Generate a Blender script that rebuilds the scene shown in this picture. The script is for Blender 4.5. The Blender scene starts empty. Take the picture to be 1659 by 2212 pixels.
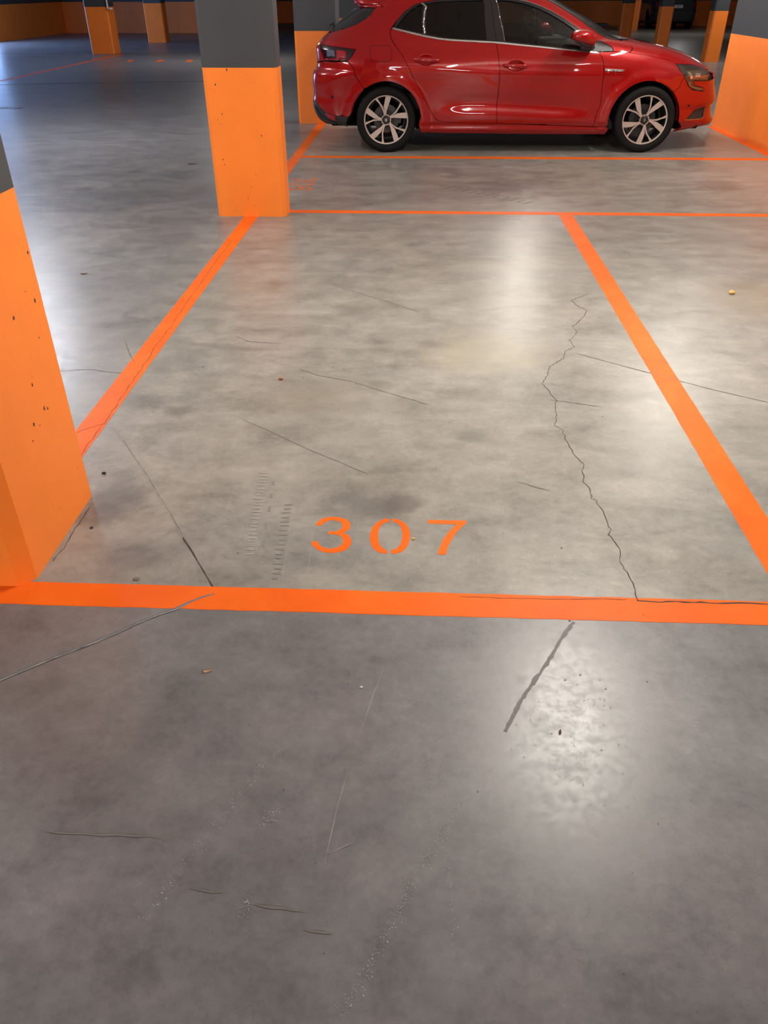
import bpy, bmesh, math, random
import numpy as np
from mathutils import Vector, Matrix
from mathutils.geometry import delaunay_2d_cdt

SC = bpy.context.scene
COL = SC.collection
R = math.radians

# ------------------------------------------------------------------ camera, exposure, world
CAM_H = 1.45
F_PX = 1681.5
PITCH, YAW, ROLL = R(34.004), R(-2.624), R(-0.145)
cam_data = bpy.data.cameras.new('camera')
cam_data.sensor_fit = 'HORIZONTAL'
cam_data.sensor_width = 36.0
cam_data.lens = 36.0 * F_PX / 1659.0
cam_data.clip_start = 0.05
cam_data.clip_end = 200
cam = bpy.data.objects.new('camera', cam_data)
COL.objects.link(cam)
fwd = Vector((math.sin(YAW) * math.cos(PITCH), math.cos(YAW) * math.cos(PITCH), -math.sin(PITCH)))
rt0 = Vector((math.cos(YAW), -math.sin(YAW), 0))
up0 = rt0.cross(fwd)
rt1 = rt0 * math.cos(ROLL) + up0 * math.sin(ROLL)
up1 = -rt0 * math.sin(ROLL) + up0 * math.cos(ROLL)
M = Matrix((rt1, up1, -fwd)).transposed().to_4x4()
M.translation = Vector((0, 0, CAM_H))
cam.matrix_world = M
SC.camera = cam

vs = SC.view_settings
vs.view_transform = 'Standard'
vs.look = 'None'
vs.gamma = 1.0
vs.use_curve_mapping = False
# the concrete's fine mottling must survive noise removal
SC.cycles.denoising_input_passes = 'RGB_ALBEDO_NORMAL'
SC.cycles.denoising_prefilter = 'ACCURATE'
SC.cycles.sample_clamp_indirect = 2.0
SC.cycles.max_bounces = 6
SC.cycles.diffuse_bounces = 3
vs.exposure = 0.72

world = bpy.data.worlds.new('world')
SC.world = world
world.use_nodes = True
world.node_tree.nodes['Background'].inputs[0].default_value = (0.02, 0.02, 0.025, 1)
world.node_tree.nodes['Background'].inputs[1].default_value = 0.0

# lamps: (x, y, brightness, colour, turned along y)
WARM = (1.0, 0.935, 0.84)
NEUT = (1.0, 0.955, 0.92)
COOL = (0.86, 0.90, 1.0)
LAMPS = [
    (1.02, 3.50, 440, WARM, 1),
    (3.10, 3.50, 60, WARM, 1),
    (1.45, 11.35, 290, WARM, 1),
    (2.75, 8.0, 235, WARM, 1),
    (-1.6, -4.4, 760, NEUT, 0),
    (1.8, -4.6, 220, NEUT, 0),
    (-4.75, 4.4, 540, NEUT, 1),  # extra aisle lamp, added to brighten the floor left of the bay
    (-4.85, 9.3, 360, COOL, 1),
    (-4.45, 20.9, 230, NEUT, 1),
    (7.2, 19.8, 170, NEUT, 1),
    (9.2, 33.5, 90, NEUT, 1),
]
LAMP_Z = 2.50
# daylight that comes down the entrance ramp in the left-hand wall
al = bpy.data.lights.new('ramp_daylight', 'AREA')
al.shape = 'RECTANGLE'; al.size = 4.6; al.size_y = 1.7
al.energy = 170; al.color = (0.30, 0.50, 1.0)
alo = bpy.data.objects.new('ramp_daylight', al); COL.objects.link(alo)
alo.location = (-13.7, 26.2, 0.95)
alo.rotation_euler = (R(90), 0, R(-90))

# ------------------------------------------------------------------ helpers
def tag(o, label=None, cat=None, group=None, kind=None):
    if label: o['label'] = label
    if cat: o['category'] = cat
    if group: o['group'] = group
    if kind: o['kind'] = kind
    return o

def link_mesh(name, me, mats=(), parent=None, smooth=False):
    for m in (mats if isinstance(mats, (list, tuple)) else [mats]):
        me.materials.append(m)
    if smooth:
        for p in me.polygons: p.use_smooth = True
    o = bpy.data.objects.new(name, me)
    COL.objects.link(o)
    if parent: o.parent = parent
    return o

def obj(name, bm, mats, parent=None, smooth=False):
    me = bpy.data.meshes.new(name)
    bm.to_mesh(me); bm.free()
    return link_mesh(name, me, mats, parent, smooth)

def empty(name, loc, rz=0):
    o = bpy.data.objects.new(name, None); COL.objects.link(o)
    o.empty_display_size = 0.2
    o.location = loc; o.rotation_euler = (0, 0, rz)
    return o

def add_box(bm, x0, x1, y0, y1, z0, z1, bevel=0.0, mi=0, seg=1):
    r = bmesh.ops.create_cube(bm, size=1.0)
    vv = r['verts']
    for v in vv:
        v.co = Vector(((x0 + x1) / 2 + v.co.x * (x1 - x0), (y0 + y1) / 2 + v.co.y * (y1 - y0), (z0 + z1) / 2 + v.co.z * (z1 - z0)))
    fs = set(f for v in vv for f in v.link_faces)
    for f in fs: f.material_index = mi
    if bevel > 0:
        es = list(set(e for v in vv for e in v.link_edges))
        bmesh.ops.bevel(bm, geom=es, offset=bevel, segments=seg, affect='EDGES', profile=0.5, clamp_overlap=True)

def add_prism(bm, pts, z0, z1, mi=0):
    """extrude a plan outline (list of (x, y)) from z0 to z1"""
    area = sum(a[0] * b[1] - b[0] * a[1] for a, b in zip(pts, pts[1:] + pts[:1]))
    if area < 0: pts = pts[::-1]
    lo = [bm.verts.new((p[0], p[1], z0)) for p in pts]
    hi = [bm.verts.new((p[0], p[1], z1)) for p in pts]
    n = len(pts)
    for i in range(n):
        f = bm.faces.new((lo[i], lo[(i + 1) % n], hi[(i + 1) % n], hi[i])); f.material_index = mi
    f = bm.faces.new(hi); f.material_index = mi
    f = bm.faces.new(lo[::-1]); f.material_index = mi

def add_lathe(bm, prof, axis='y', seg=64, cen=(0, 0, 0), mi=0, close=False):
    """prof = [(r, a)], turned round an axis through cen"""
    rings = []
    for r, a in prof:
        ring = []
        for k in range(seg):
            t = 2 * math.pi * k / seg
            c, s = r * math.cos(t), r * math.sin(t)
            p = {'y': (c, a, s), 'x': (a, c, s), 'z': (c, s, a)}[axis]
            ring.append(bm.verts.new((p[0] + cen[0], p[1] + cen[1], p[2] + cen[2])))
        rings.append(ring)
    pairs = list(zip(rings, rings[1:]))
    if close: pairs.append((rings[-1], rings[0]))
    for a, b in pairs:
        for k in range(seg):
            try:
                f = bm.faces.new((a[k], a[(k + 1) % seg], b[(k + 1) % seg], b[k])); f.material_index = mi
            except ValueError: pass

def ribbon(bm, pts, w, z, rnd=None, jit=0.0, sub=0.03, closed=False, mi=0, taper=False):
    """flat painted or cracked strip on the ground along a polyline; w = width"""
    P = []
    q = pts + ([pts[0]] if closed else [])
    for a, b in zip(q, q[1:]):
        L = math.hypot(b[0] - a[0], b[1] - a[1]); n = max(1, int(L / sub))
        for k in range(n):
            t = k / n
            P.append([a[0] + (b[0] - a[0]) * t, a[1] + (b[1] - a[1]) * t])
    if not closed: P.append(list(q[-1]))
    n = len(P)
    if rnd and jit:
        for p in P: p[0] += rnd.uniform(-jit, jit); p[1] += rnd.uniform(-jit, jit)
    L, Rr = [], []
    for i in range(n):
        a = P[i - 1] if (i > 0 or closed) else P[i]
        b = P[(i + 1) % n] if (i < n - 1 or closed) else P[i]
        dx, dy = b[0] - a[0], b[1] - a[1]; l = math.hypot(dx, dy) or 1
        k = 1.0 if not rnd else rnd.uniform(0.55, 1.35)
        if taper: k *= min(1.0, 0.15 + 3.0 * min(i, n - 1 - i) / n)
        nx, ny = -dy / l * w * k / 2, dx / l * w * k / 2
        L.append(bm.verts.new((P[i][0] + nx, P[i][1] + ny, z)))
        Rr.append(bm.verts.new((P[i][0] - nx, P[i][1] - ny, z)))
    for i in range(n if closed else n - 1):
        j = (i + 1) % n
        f = bm.faces.new((Rr[i], Rr[j], L[j], L[i])); f.material_index = mi
    bmesh.ops.recalc_face_normals(bm, faces=bm.faces[:])

# ------------------------------------------------------------------ materials
class NT:
    def __init__(s, name):
        s.m = bpy.data.materials.new(name); s.m.use_nodes = True
        s.t = s.m.node_tree; s.t.nodes.clear()
        s.out = s.n('ShaderNodeOutputMaterial')
    def n(s, typ, **kw):
        nd = s.t.nodes.new(typ)
        for k, v in kw.items(): setattr(nd, k, v)
        return nd
    def put(s, sock, v):
        if isinstance(v, bpy.types.NodeSocket): s.t.links.new(v, sock)
        elif isinstance(v, (tuple, list)):
            v = tuple(v)
            if len(sock.default_value) == 4 and len(v) == 3: v = v + (1,)
            sock.default_value = v
        else: sock.default_value = v
    def math(s, op, a, b=None, c=None, clamp=False):
        nd = s.n('ShaderNodeMath', operation=op); nd.use_clamp = clamp
        s.put(nd.inputs[0], a)
        if b is not None: s.put(nd.inputs[1], b)
        if c is not None: s.put(nd.inputs[2], c)
        return nd.outputs[0]
    def mix(s, f, a, b, mode='MIX'):
        nd = s.n('ShaderNodeMix', data_type='RGBA', blend_type=mode)
        s.put(nd.inputs[0], f); s.put(nd.inputs[6], a); s.put(nd.inputs[7], b)
        return nd.outputs[2]
    def noise(s, vec, scale, detail=4, rough=0.55, dist=0.0):
        nd = s.n('ShaderNodeTexNoise')
        s.put(nd.inputs['Vector'], vec); s.put(nd.inputs['Scale'], scale)
        s.put(nd.inputs['Detail'], detail); s.put(nd.inputs['Roughness'], rough); s.put(nd.inputs['Distortion'], dist)
        return nd.outputs[0]
    def ramp(s, v, lo, hi, smooth=True):
        nd = s.n('ShaderNodeMapRange')
        if smooth: nd.interpolation_type = 'SMOOTHSTEP'
        s.put(nd.inputs[0], v); s.put(nd.inputs[1], lo); s.put(nd.inputs[2], hi)
        return nd.outputs[0]
    def mapping(s, vec, sc=(1, 1, 1), rot=(0, 0, 0), loc=(0, 0, 0)):
        nd = s.n('ShaderNodeMapping'); s.put(nd.inputs[0], vec)
        nd.inputs[1].default_value = loc; nd.inputs[2].default_value = rot; nd.inputs[3].default_value = sc
        return nd.outputs[0]
    def pos(s): return s.n('ShaderNodeNewGeometry').outputs['Position']
    def objco(s): return s.n('ShaderNodeTexCoord').outputs['Object']
    def bump(s, h, strength, dist=0.01):
        nd = s.n('ShaderNodeBump'); s.put(nd.inputs['Height'], h); s.put(nd.inputs['Strength'], strength); s.put(nd.inputs['Distance'], dist)
        return nd.outputs[0]
    def bsdf(s, **kw):
        nd = s.n('ShaderNodeBsdfPrincipled')
        for k, v in kw.items(): s.put(nd.inputs[k.replace('_', ' ')], v)
        s.t.links.new(nd.outputs[0], s.out.inputs[0])
        return nd

def simple(name, col, rough=0.5, metal=0.0, coat=0.0, spec=0.5, var=0.06, scale=30.0, em=None, ems=0.0):
    n = NT(name)
    nz = n.noise(n.objco(), scale, 3)
    c = n.mix(n.math('MULTIPLY', nz, 1.0), tuple(v * (1 - var) for v in col), tuple(min(1, v * (1 + var)) for v in col))
    kw = dict(Base_Color=c, Roughness=rough, Metallic=metal)
    b = n.bsdf(**kw)
    b.inputs['Specular IOR Level'].default_value = spec
    b.inputs['Coat Weight'].default_value = coat
    b.inputs['Coat Roughness'].default_value = 0.03
    if em:
        b.inputs['Emission Color'].default_value = em + (1,)
        b.inputs['Emission Strength'].default_value = ems
    return n.m

def floor_material():
    n = NT('polished_concrete')
    p = n.pos()
    sx = n.n('ShaderNodeSeparateXYZ'); n.put(sx.inputs[0], p)
    X, Y = sx.outputs[0], sx.outputs[1]
    big = n.noise(p, 0.7, 6, 0.6, 0.2)
    med = n.noise(p, 2.4, 12, 0.62, 0.35)
    swl = n.noise(n.mapping(p, (1.0, 2.1, 1), (0, 0, -0.15)), 3.1, 10, 0.66, 0.5)
    cl = n.noise(p, 8.0, 10, 0.66, 0.2)
    fin = n.noise(p, 38, 8, 0.72)
    grn = n.noise(p, 210, 3, 0.7)
    tint = n.noise(n.mapping(p, (1, 1, 1), (0, 0, 0), (7, 3, 1)), 1.7, 6, 0.6, 0.3)
    # worn, greyer driving lane against the lighter bays
    ed = n.math('MULTIPLY', n.math('SUBTRACT', n.noise(p, 5, 4), 0.5), 0.10)
    lane = n.ramp(n.math('ADD', Y, ed), 1.72, 1.62)
    lane2 = n.ramp(n.math('ADD', X, n.math('MULTIPLY', ed, 6.0)), -1.05, -1.75)
    laneM = n.math('MAXIMUM', lane, n.math('MULTIPLY', lane2, 0.75))
    # hairline trowel scratches
    vor = n.n('ShaderNodeTexVoronoi', feature='DISTANCE_TO_EDGE')
    n.put(vor.inputs['Vector'], n.mapping(p, (1.0, 2.2, 1), (0, 0, 0.5))); n.put(vor.inputs['Scale'], 26.0)
    cr = n.ramp(vor.outputs['Distance'], 0.03, 0.0)
    cr = n.math('MULTIPLY', cr, n.ramp(n.noise(p, 6, 3), 0.50, 0.62))
    # tone: one value built from several sizes of mottling
    def tone(w):
        t = n.math('MULTIPLY', n.math('SUBTRACT', med, 0.5), w[0])
        for src, k in ((swl, w[1]), (cl, w[2]), (fin, w[3]), (big, w[4])):
            t = n.math('ADD', t, n.math('MULTIPLY', n.math('SUBTRACT', src, 0.5), k))
        return n.math('ADD', 1.0, t)
    c1 = n.mix(n.ramp(tint, 0.30, 0.70, False), (0.238, 0.226, 0.206), (0.262, 0.240, 0.208))
    g1 = n.mix(n.ramp(tint, 0.32, 0.68, False), (0.148, 0.150, 0.148), (0.168, 0.152, 0.156))
    tb = tone((0.85, 1.15, 0.75, 0.65, 0.45)); tl = tone((1.0, 0.6, 0.85, 0.75, 0.5))
    vb = n.n('ShaderNodeVectorMath', operation='SCALE'); n.put(vb.inputs[0], c1); n.t.links.new(tb, vb.inputs['Scale'])
    vl = n.n('ShaderNodeVectorMath', operation='SCALE'); n.put(vl.inputs[0], g1); n.t.links.new(tl, vl.inputs['Scale'])
    col = n.mix(laneM, vb.outputs[0], vl.outputs[0])
    col = n.mix(n.math('MULTIPLY', cr, 0.30), n.mix(n.math('MULTIPLY', n.ramp(grn, 0.50, 0.75), 0.26), col, (0.09, 0.08, 0.075)), (0.10, 0.09, 0.08))
    # stains with shapes of their own, plus column shade painted into the colour
    def stain_and_shade(col, cx, cy, rx, ry, c, k, rot=0.0, e0=0.25, e1=1.0, sc=9):
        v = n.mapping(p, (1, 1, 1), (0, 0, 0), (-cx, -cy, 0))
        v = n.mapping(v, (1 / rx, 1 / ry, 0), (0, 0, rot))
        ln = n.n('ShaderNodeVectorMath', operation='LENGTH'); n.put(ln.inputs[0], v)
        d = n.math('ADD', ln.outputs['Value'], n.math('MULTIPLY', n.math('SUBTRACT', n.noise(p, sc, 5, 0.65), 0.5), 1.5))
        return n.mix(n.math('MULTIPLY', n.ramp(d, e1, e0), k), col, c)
    for a in [(-0.17, 2.19, 0.20, 0.13, (0.084, 0.077, 0.073), 0.50),
              (-0.03, 2.21, 0.10, 0.08, (0.102, 0.081, 0.074), 0.50),
              (-0.97, 2.86, 0.09, 0.07, (0.120, 0.108, 0.093), 0.6),
              (0.22, 2.68, 0.11, 0.08, (0.102, 0.102, 0.093), 0.5),
              (0.06, 3.63, 0.09, 0.07, (0.132, 0.120, 0.112), 0.6),
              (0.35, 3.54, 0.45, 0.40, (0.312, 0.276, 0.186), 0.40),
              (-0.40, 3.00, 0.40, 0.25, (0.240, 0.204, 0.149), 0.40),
              (-1.02, 2.18, 0.14, 0.22, (0.084, 0.072, 0.065), 0.65),  # shade at the nearest column's foot, painted as a dark patch
              (-0.86, 1.84, 0.14, 0.10, (0.102, 0.084, 0.077), 0.55),  # more of the nearest column's painted shade
              (0.36, 1.31, 0.05, 0.025, (0.042, 0.039, 0.037), 0.8),
              (0.75, 7.25, 0.35, 0.40, (0.120, 0.114, 0.130), 0.5),
              (2.6, 7.4, 0.30, 0.35, (0.096, 0.090, 0.087), 0.45),
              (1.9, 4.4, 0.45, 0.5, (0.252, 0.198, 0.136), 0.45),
              (-0.35, 4.1, 0.18, 0.14, (0.108, 0.099, 0.093), 0.4),
              (-2.6, 6.6, 0.9, 0.8, (0.090, 0.084, 0.090), 0.5),
              (-1.6, 11.0, 0.5, 1.6, (0.072, 0.072, 0.081), 0.4)]:
        col = stain_and_shade(col, *a)
    rough = n.math('ADD', 0.290, n.math('MULTIPLY', n.ramp(cl, 0.38, 0.62), 0.035))
    rough = n.math('ADD', rough, n.math('MULTIPLY', n.ramp(swl, 0.35, 0.65), 0.02))
    rough = n.math('ADD', rough, n.math('MULTIPLY', n.ramp(fin, 0.42, 0.62), 0.06))
    h = n.math('MULTIPLY', n.noise(p, 60, 2, 0.5), 0.5)
    nb = n.bump(h, 0.035, 0.004)
    b = n.bsdf(Base_Color=col, Roughness=rough, Normal=nb)
    b.inputs['Specular IOR Level'].default_value = 0.42
    return n.m

def wall_paint(name, col, rough=0.5, chips=0.0, ground=False):
    n = NT(name)
    p = n.pos()
    a = n.noise(p, 3.0, 5, 0.6)
    c = n.mix(n.ramp(a, 0.25, 0.75), tuple(v * 0.95 for v in col), tuple(v * 1.04 for v in col))
    f = n.noise(p, 60, 4, 0.6)
    if chips:
        vor = n.n('ShaderNodeTexVoronoi'); n.put(vor.inputs['Vector'], n.mapping(p, (1, 1, 0.7))); n.put(vor.inputs['Scale'], 13.0)
        rad = n.math('MULTIPLY', n.ramp(n.noise(p, 2.2, 2), 0.50, 0.78), 0.06 * chips)
        d = n.math('ADD', vor.outputs['Distance'], n.math('MULTIPLY', n.math('SUBTRACT', n.noise(p, 90, 3), 0.5), 0.05))
        m = n.math('LESS_THAN', d, rad)
        c = n.mix(n.math('MULTIPLY', m, 0.85), c, (0.10, 0.04, 0.015))
    h = n.math('ADD', n.math('MULTIPLY', f, 0.5), n.math('MULTIPLY', a, 1.0))
    b = n.bsdf(Base_Color=c, Roughness=rough, Normal=n.bump(h, 0.18, 0.006))
    return n.m

def line_paint():
    n = NT('orange_floor_paint')
    p = n.pos()
    med = n.noise(p, 4.0, 5, 0.6, 0.5)
    fin = n.noise(p, 45, 5, 0.7)
    c = n.mix(n.ramp(med, 0.3, 0.7), (0.80, 0.118, 0.010), (0.86, 0.148, 0.013))
    worn = n.math('MULTIPLY', n.ramp(n.noise(n.mapping(p, (1, 2.0, 1)), 8, 8, 0.75, 1.0), 0.60, 0.78), 0.30)
    c = n.mix(worn, c, (0.72, 0.20, 0.10))
    c = n.mix(n.math('MULTIPLY', n.ramp(fin, 0.62, 0.8), 0.25), c, (0.45, 0.12, 0.05))
    h = n.math('ADD', n.math('MULTIPLY', fin, 1.0), n.math('MULTIPLY', med, 1.2))
    b = n.bsdf(Base_Color=c, Roughness=0.42, Normal=n.bump(h, 0.30, 0.004))
    b.inputs['Specular IOR Level'].default_value = 0.10
    return n.m

def car_paint(name, col, flake=0.35):
    n = NT(name)
    nz = n.noise(n.objco(), 900, 2)
    c = n.mix(nz, tuple(v * 0.85 for v in col), tuple(min(1, v * 1.15) for v in col))
    b = n.bsdf(Base_Color=c, Roughness=0.38, Metallic=flake)
    b.inputs['Specular IOR Level'].default_value = 0.05
    b.inputs['Coat Weight'].default_value = 1.0
    b.inputs['Coat Roughness'].default_value = 0.035
    b.inputs['Coat IOR'].default_value = 1.55
    return n.m

def tinted_glass(name, tint, rough=0.02):
    n = NT(name)
    tr = n.n('ShaderNodeBsdfTransparent'); n.put(tr.inputs[0], tint)
    gl = n.n('ShaderNodeBsdfGlossy'); n.put(gl.inputs[0], (1, 1, 1)); n.put(gl.inputs['Roughness'], rough)
    fr = n.n('ShaderNodeFresnel'); fr.inputs[0].default_value = 1.5
    mx = n.n('ShaderNodeMixShader'); n.put(mx.inputs[0], fr.outputs[0])
    n.t.links.new(tr.outputs[0], mx.inputs[1]); n.t.links.new(gl.outputs[0], mx.inputs[2])
    n.t.links.new(mx.outputs[0], n.out.inputs[0])
    return n.m

M_FLOOR = floor_material()
M_LINE = line_paint()
M_ORANGE = wall_paint('orange_wall_paint', (0.98, 0.236, 0.024), 0.50, 1.0)
M_ORANGE_WALL = wall_paint('orange_wall_paint_plain', (0.97, 0.240, 0.030), 0.55, 0.0)
M_GREY = wall_paint('charcoal_wall_paint', (0.046, 0.049, 0.054), 0.55, 0.0)
M_CEIL = simple('ceiling_concrete', (0.72, 0.72, 0.71), 0.9)
M_KERB = simple('kerb_concrete', (0.16, 0.14, 0.13), 0.8)
M_CRACK = simple('crack_dark', (0.045, 0.036, 0.03), 0.9)  # near-black brown of cracks, joints and specks
M_CRACK_SOFT = simple('hairline_dark', (0.155, 0.14, 0.125), 0.8)
M_DUST = simple('pale_scuff', (0.36, 0.345, 0.335), 0.7)
M_SEAL = simple('joint_sealer', (0.20, 0.19, 0.185), 0.7, spec=0.25)
M_SOFT = simple('pale_hairline', (0.30, 0.285, 0.27), 0.7)
M_BLUEG = simple('joint_bluish', (0.13, 0.145, 0.17), 0.6)
M_CHIP = simple('chipped_paint', (0.07, 0.045, 0.03), 0.9)
M_LAMP = simple('lamp_housing', (0.75, 0.75, 0.75), 0.5)
# ------------------------------------------------------------------ the setting
def struct(name, bm, m, parent=None):
    o = obj(name, bm, m, parent)
    o['kind'] = 'structure'
    return o

bm = bmesh.new(); add_box(bm, -20, 16, -7, 46, -0.2, 0.0)
floor = struct('floor', bm, M_FLOOR)
bm = bmesh.new(); add_box(bm, -20, 16, -7, 46, 2.75, 2.95)
ceiling = struct('ceiling', bm, M_CEIL)

def wall(name, x0, x1, y0, y1, band=1.0, z1=2.75, m=None):
    bm = bmesh.new()
    add_box(bm, x0, x1, y0, y1, 0, band, mi=0)
    add_box(bm, x0, x1, y0, y1, band, z1, mi=1)
    return struct(name, bm, [m or M_ORANGE_WALL, M_GREY])

wall('wall_left', -14.2, -13.75, 28.6, 34.6)                       # the ramp opening lies before y = 28.6
wall('wall_left_near', -14.2, -13.75, -7, 23.8)
wall('wall_back_left', -13.75, -7.2, 34.6, 35.0)
wall('wall_return', -7.4, -7.0, 35.0, 41.5)
wall('wall_back', -7.0, 16, 41.2, 41.6, 0.93)
wall('wall_right', 15.4, 15.8, -7, 41.2)
wall('wall_rear', -14, 16, -7.0, -6.6)
bm = bmesh.new(); add_box(bm, -7.0, 8.0, 40.3, 41.2, 0, 0.10, 0.02)
struct('trim_1', bm, M_KERB)
# ramp seen as a plain sloping slab outside the opening
# short partition between the parking bays, next to the nose of the red car
bm = bmesh.new()
def chamfer_plan(x0, x1, y0, y1, c):
    return [(x0 + c, y0), (x1 - c, y0), (x1, y0 + c), (x1, y1 - c), (x1 - c, y1), (x0 + c, y1), (x0, y1 - c), (x0, y0 + c)]
def column(name, x0, x1, y0, y1, label, band=1.0, c=0.027, marks=(), group=None):
    bm = bmesh.new()
    pl = chamfer_plan(0, x1 - x0, 0, y1 - y0, c)
    add_prism(bm, pl, 0, band, 0)
    add_prism(bm, pl, band, 2.75, 1)
    rnd = random.Random(int(abs(x0 * 100 + y0 * 7)))
    for (face, a, z, s) in marks:      # chips knocked out of the paint
        n = 7; pts = []; s *= 0.62
        for k in range(n):
            t = 2 * math.pi * k / n; r = s * rnd.uniform(0.5, 1.3)
            pts.append((a + r * 0.6 * math.cos(t), z + r * math.sin(t)))
        if face == 'front': vv = [bm.verts.new((p[0] - x0, -0.0008, p[1])) for p in pts]
        else: vv = [bm.verts.new((x1 - x0 + 0.0008, p[0] - y0, p[1])) for p in pts]
        f = bm.faces.new(vv); f.material_index = 2
    o = obj(name, bm, [M_ORANGE, M_GREY, M_CHIP])
    o.location = (x0, y0, 0)
    tag(o, label, 'column', group)
    return o

mk1 = [('front', -1.365, 0.975, 0.016), ('front', -1.455, 0.885, 0.016), ('front', -1.43, 0.70, 0.010), ('front', -1.465, 0.665, 0.007), ('front', -1.45, 0.635, 0.008),
       ('front', -1.16, 0.56, 0.009), ('front', -1.15, 0.47, 0.006), ('front', -1.46, 0.40, 0.010), ('front', -1.45, 0.365, 0.008), ('front', -1.225, 0.30, 0.006),
       ('front', -1.30, 0.13, 0.011), ('front', -1.27, 0.21, 0.006), ('front', -1.42, 0.115, 0.006), ('front', -1.25, 0.08, 0.006), ('front', -1.40, 0.045, 0.007),
       ('front', -1.23, 0.95, 0.004), ('front', -1.21, 0.90, 0.004), ('front', -1.34, 0.20, 0.004), ('front', -1.19, 0.19, 0.005), ('front', -1.17, 0.10, 0.004),
       ('front', -1.33, 1.20, 0.009), ('front', -1.22, 1.20, 0.008)]
mk0 = [('side', 2.19, 0.83, 0.010), ('side', 2.12, 0.74, 0.004), ('side', 2.16, 0.70, 0.011), ('side', 2.02, 0.70, 0.014), ('side', 2.13, 0.60, 0.006), ('side', 2.03, 0.52, 0.004),
       ('side', 2.02, 0.50, 0.010), ('side', 2.05, 0.41, 0.013), ('side', 2.07, 0.40, 0.010), ('side', 1.97, 0.40, 0.012), ('side', 2.0, 0.38, 0.006), ('side', 1.94, 0.36, 0.008),
       ('side', 2.16, 0.14, 0.004), ('side', 1.98, 0.10, 0.004), ('side', 1.86, 0.06, 0.004), ('side', 2.06, 0.26, 0.003), ('side', 1.92, 0.22, 0.003)]
column('concrete_column', -1.655, -1.108, 1.714, 2.245, 'nearest orange column cut off by the left edge beside bay 307', c=0.040, marks=mk0)
column('concrete_column', -1.543, -1.019, 6.134, 6.36, 'orange and grey column standing at the far left corner of bay 307', band=0.988, marks=mk1)
column('concrete_column', -1.58, -1.045, 11.0, 11.25, 'orange and grey column directly behind the rear of the red car', band=1.01, marks=[('front', -1.48, 0.62, 0.012)])
column('concrete_column', -1.56, -1.03, 15.9, 16.15, 'column mostly hidden behind the back window of the red car', band=1.0)
column('concrete_column', -8.76, -8.16, 23.45, 24.0, 'orange column in the far aisle with a small pipe on its edge', band=1.04)
column('concrete_column', -8.75, -8.17, 28.45, 28.9, 'farthest dim orange column left of the grey-topped middle column', band=1.045)
column('concrete_column', 6.34, 6.70, 30.0, 30.3, 'dark brown column just above the windscreen base of the red car')
column('concrete_column', 7.80, 8.385, 36.5, 36.9, 'narrow bright orange column beside the dark brown one in the background')
column('concrete_column', 6.34, 6.655, 25.1, 25.5, 'dim brown column in front of the parked dark car')
column('concrete_column', 6.43, 6.755, 20.9, 21.25, 'bright orange column between the dark car and the right wall', band=0.99)

# wall beside the nose of the car
bm = bmesh.new()
pl = chamfer_plan(3.60, 4.0, 6.9, 10.93, 0.02)
add_prism(bm, pl, 0, 0.988, 0); add_prism(bm, pl, 0.988, 2.75, 1)
struct('wall_partition', bm, [M_ORANGE_WALL, M_GREY])

# painted strips on the floor
rl = random.Random(7)
def strip(name, x0, x1, y0, y1, label, group=None):
    """a painted line: thin film of paint with slightly uneven edges"""
    bm = bmesh.new()
    horiz = (x1 - x0) > (y1 - y0)
    L = (x1 - x0) if horiz else (y1 - y0)
    n = max(2, int(L / 0.04))
    A, B = [], []
    for i in range(n + 1):
        t = i / n
        j0, j1 = rl.uniform(-0.0012, 0.0012), rl.uniform(-0.0012, 0.0012)
        if horiz:
            A.append((x0 + t * L, y0 + j0)); B.append((x0 + t * L, y1 + j1))
        else:
            A.append((x0 + j0, y0 + t * L)); B.append((x1 + j1, y0 + t * L))
    add_prism(bm, A + B[::-1], 0.0, 0.0008)
    o = obj(name, bm, M_LINE)
    tag(o, label, 'floor marking', group)
    return o
strip('painted_line', -2.6, 2.4, 1.637, 1.737, 'thick orange line across the floor in front of the number 307')
strip('painted_line', -1.340, -1.238, 1.737, 6.134, 'long orange line along the left side of bay 307')
strip('painted_line', 1.056, 1.163, 1.737, 6.262, 'orange line along the right side of bay 307')
strip('painted_line', -1.019, 3.57, 6.262, 6.352, 'thin orange line across the far end of bay 307')
strip('painted_line', -1.238, 3.57, 8.60, 8.715, 'orange line on the floor just in front of the red car')
strip('painted_line', -1.340, -1.238, 6.36, 11.0, 'short orange line between the middle column and the one behind it')
strip('painted_line', 3.545, 3.599, 6.95, 10.93, 'orange line painted along the foot of the right wall')
strip('painted_line', -8.0, -7.86, 16.2, 23.4, 'faint orange line running to the foot of the far column')
for i in range(6):
    x = -7.0 + i * 0.71
    if i == 4: continue
    bm = bmesh.new()
    add_prism(bm, [(x, 20.78), (x + 0.12, 20.80), (x + 0.02, 21.46), (x - 0.12, 21.42)], 0, 0.0008)
    o = obj('painted_dash', bm, M_LINE)
    tag(o, ['leftmost small orange dash on the far aisle floor', 'second small orange dash from the left in the far aisle', 'third small orange dash from the left in the far aisle', 'small orange dash just left of the grey column top', '', 'small orange dash seen right of the middle column'][i], 'floor marking', 'dashes across the far aisle')

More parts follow.
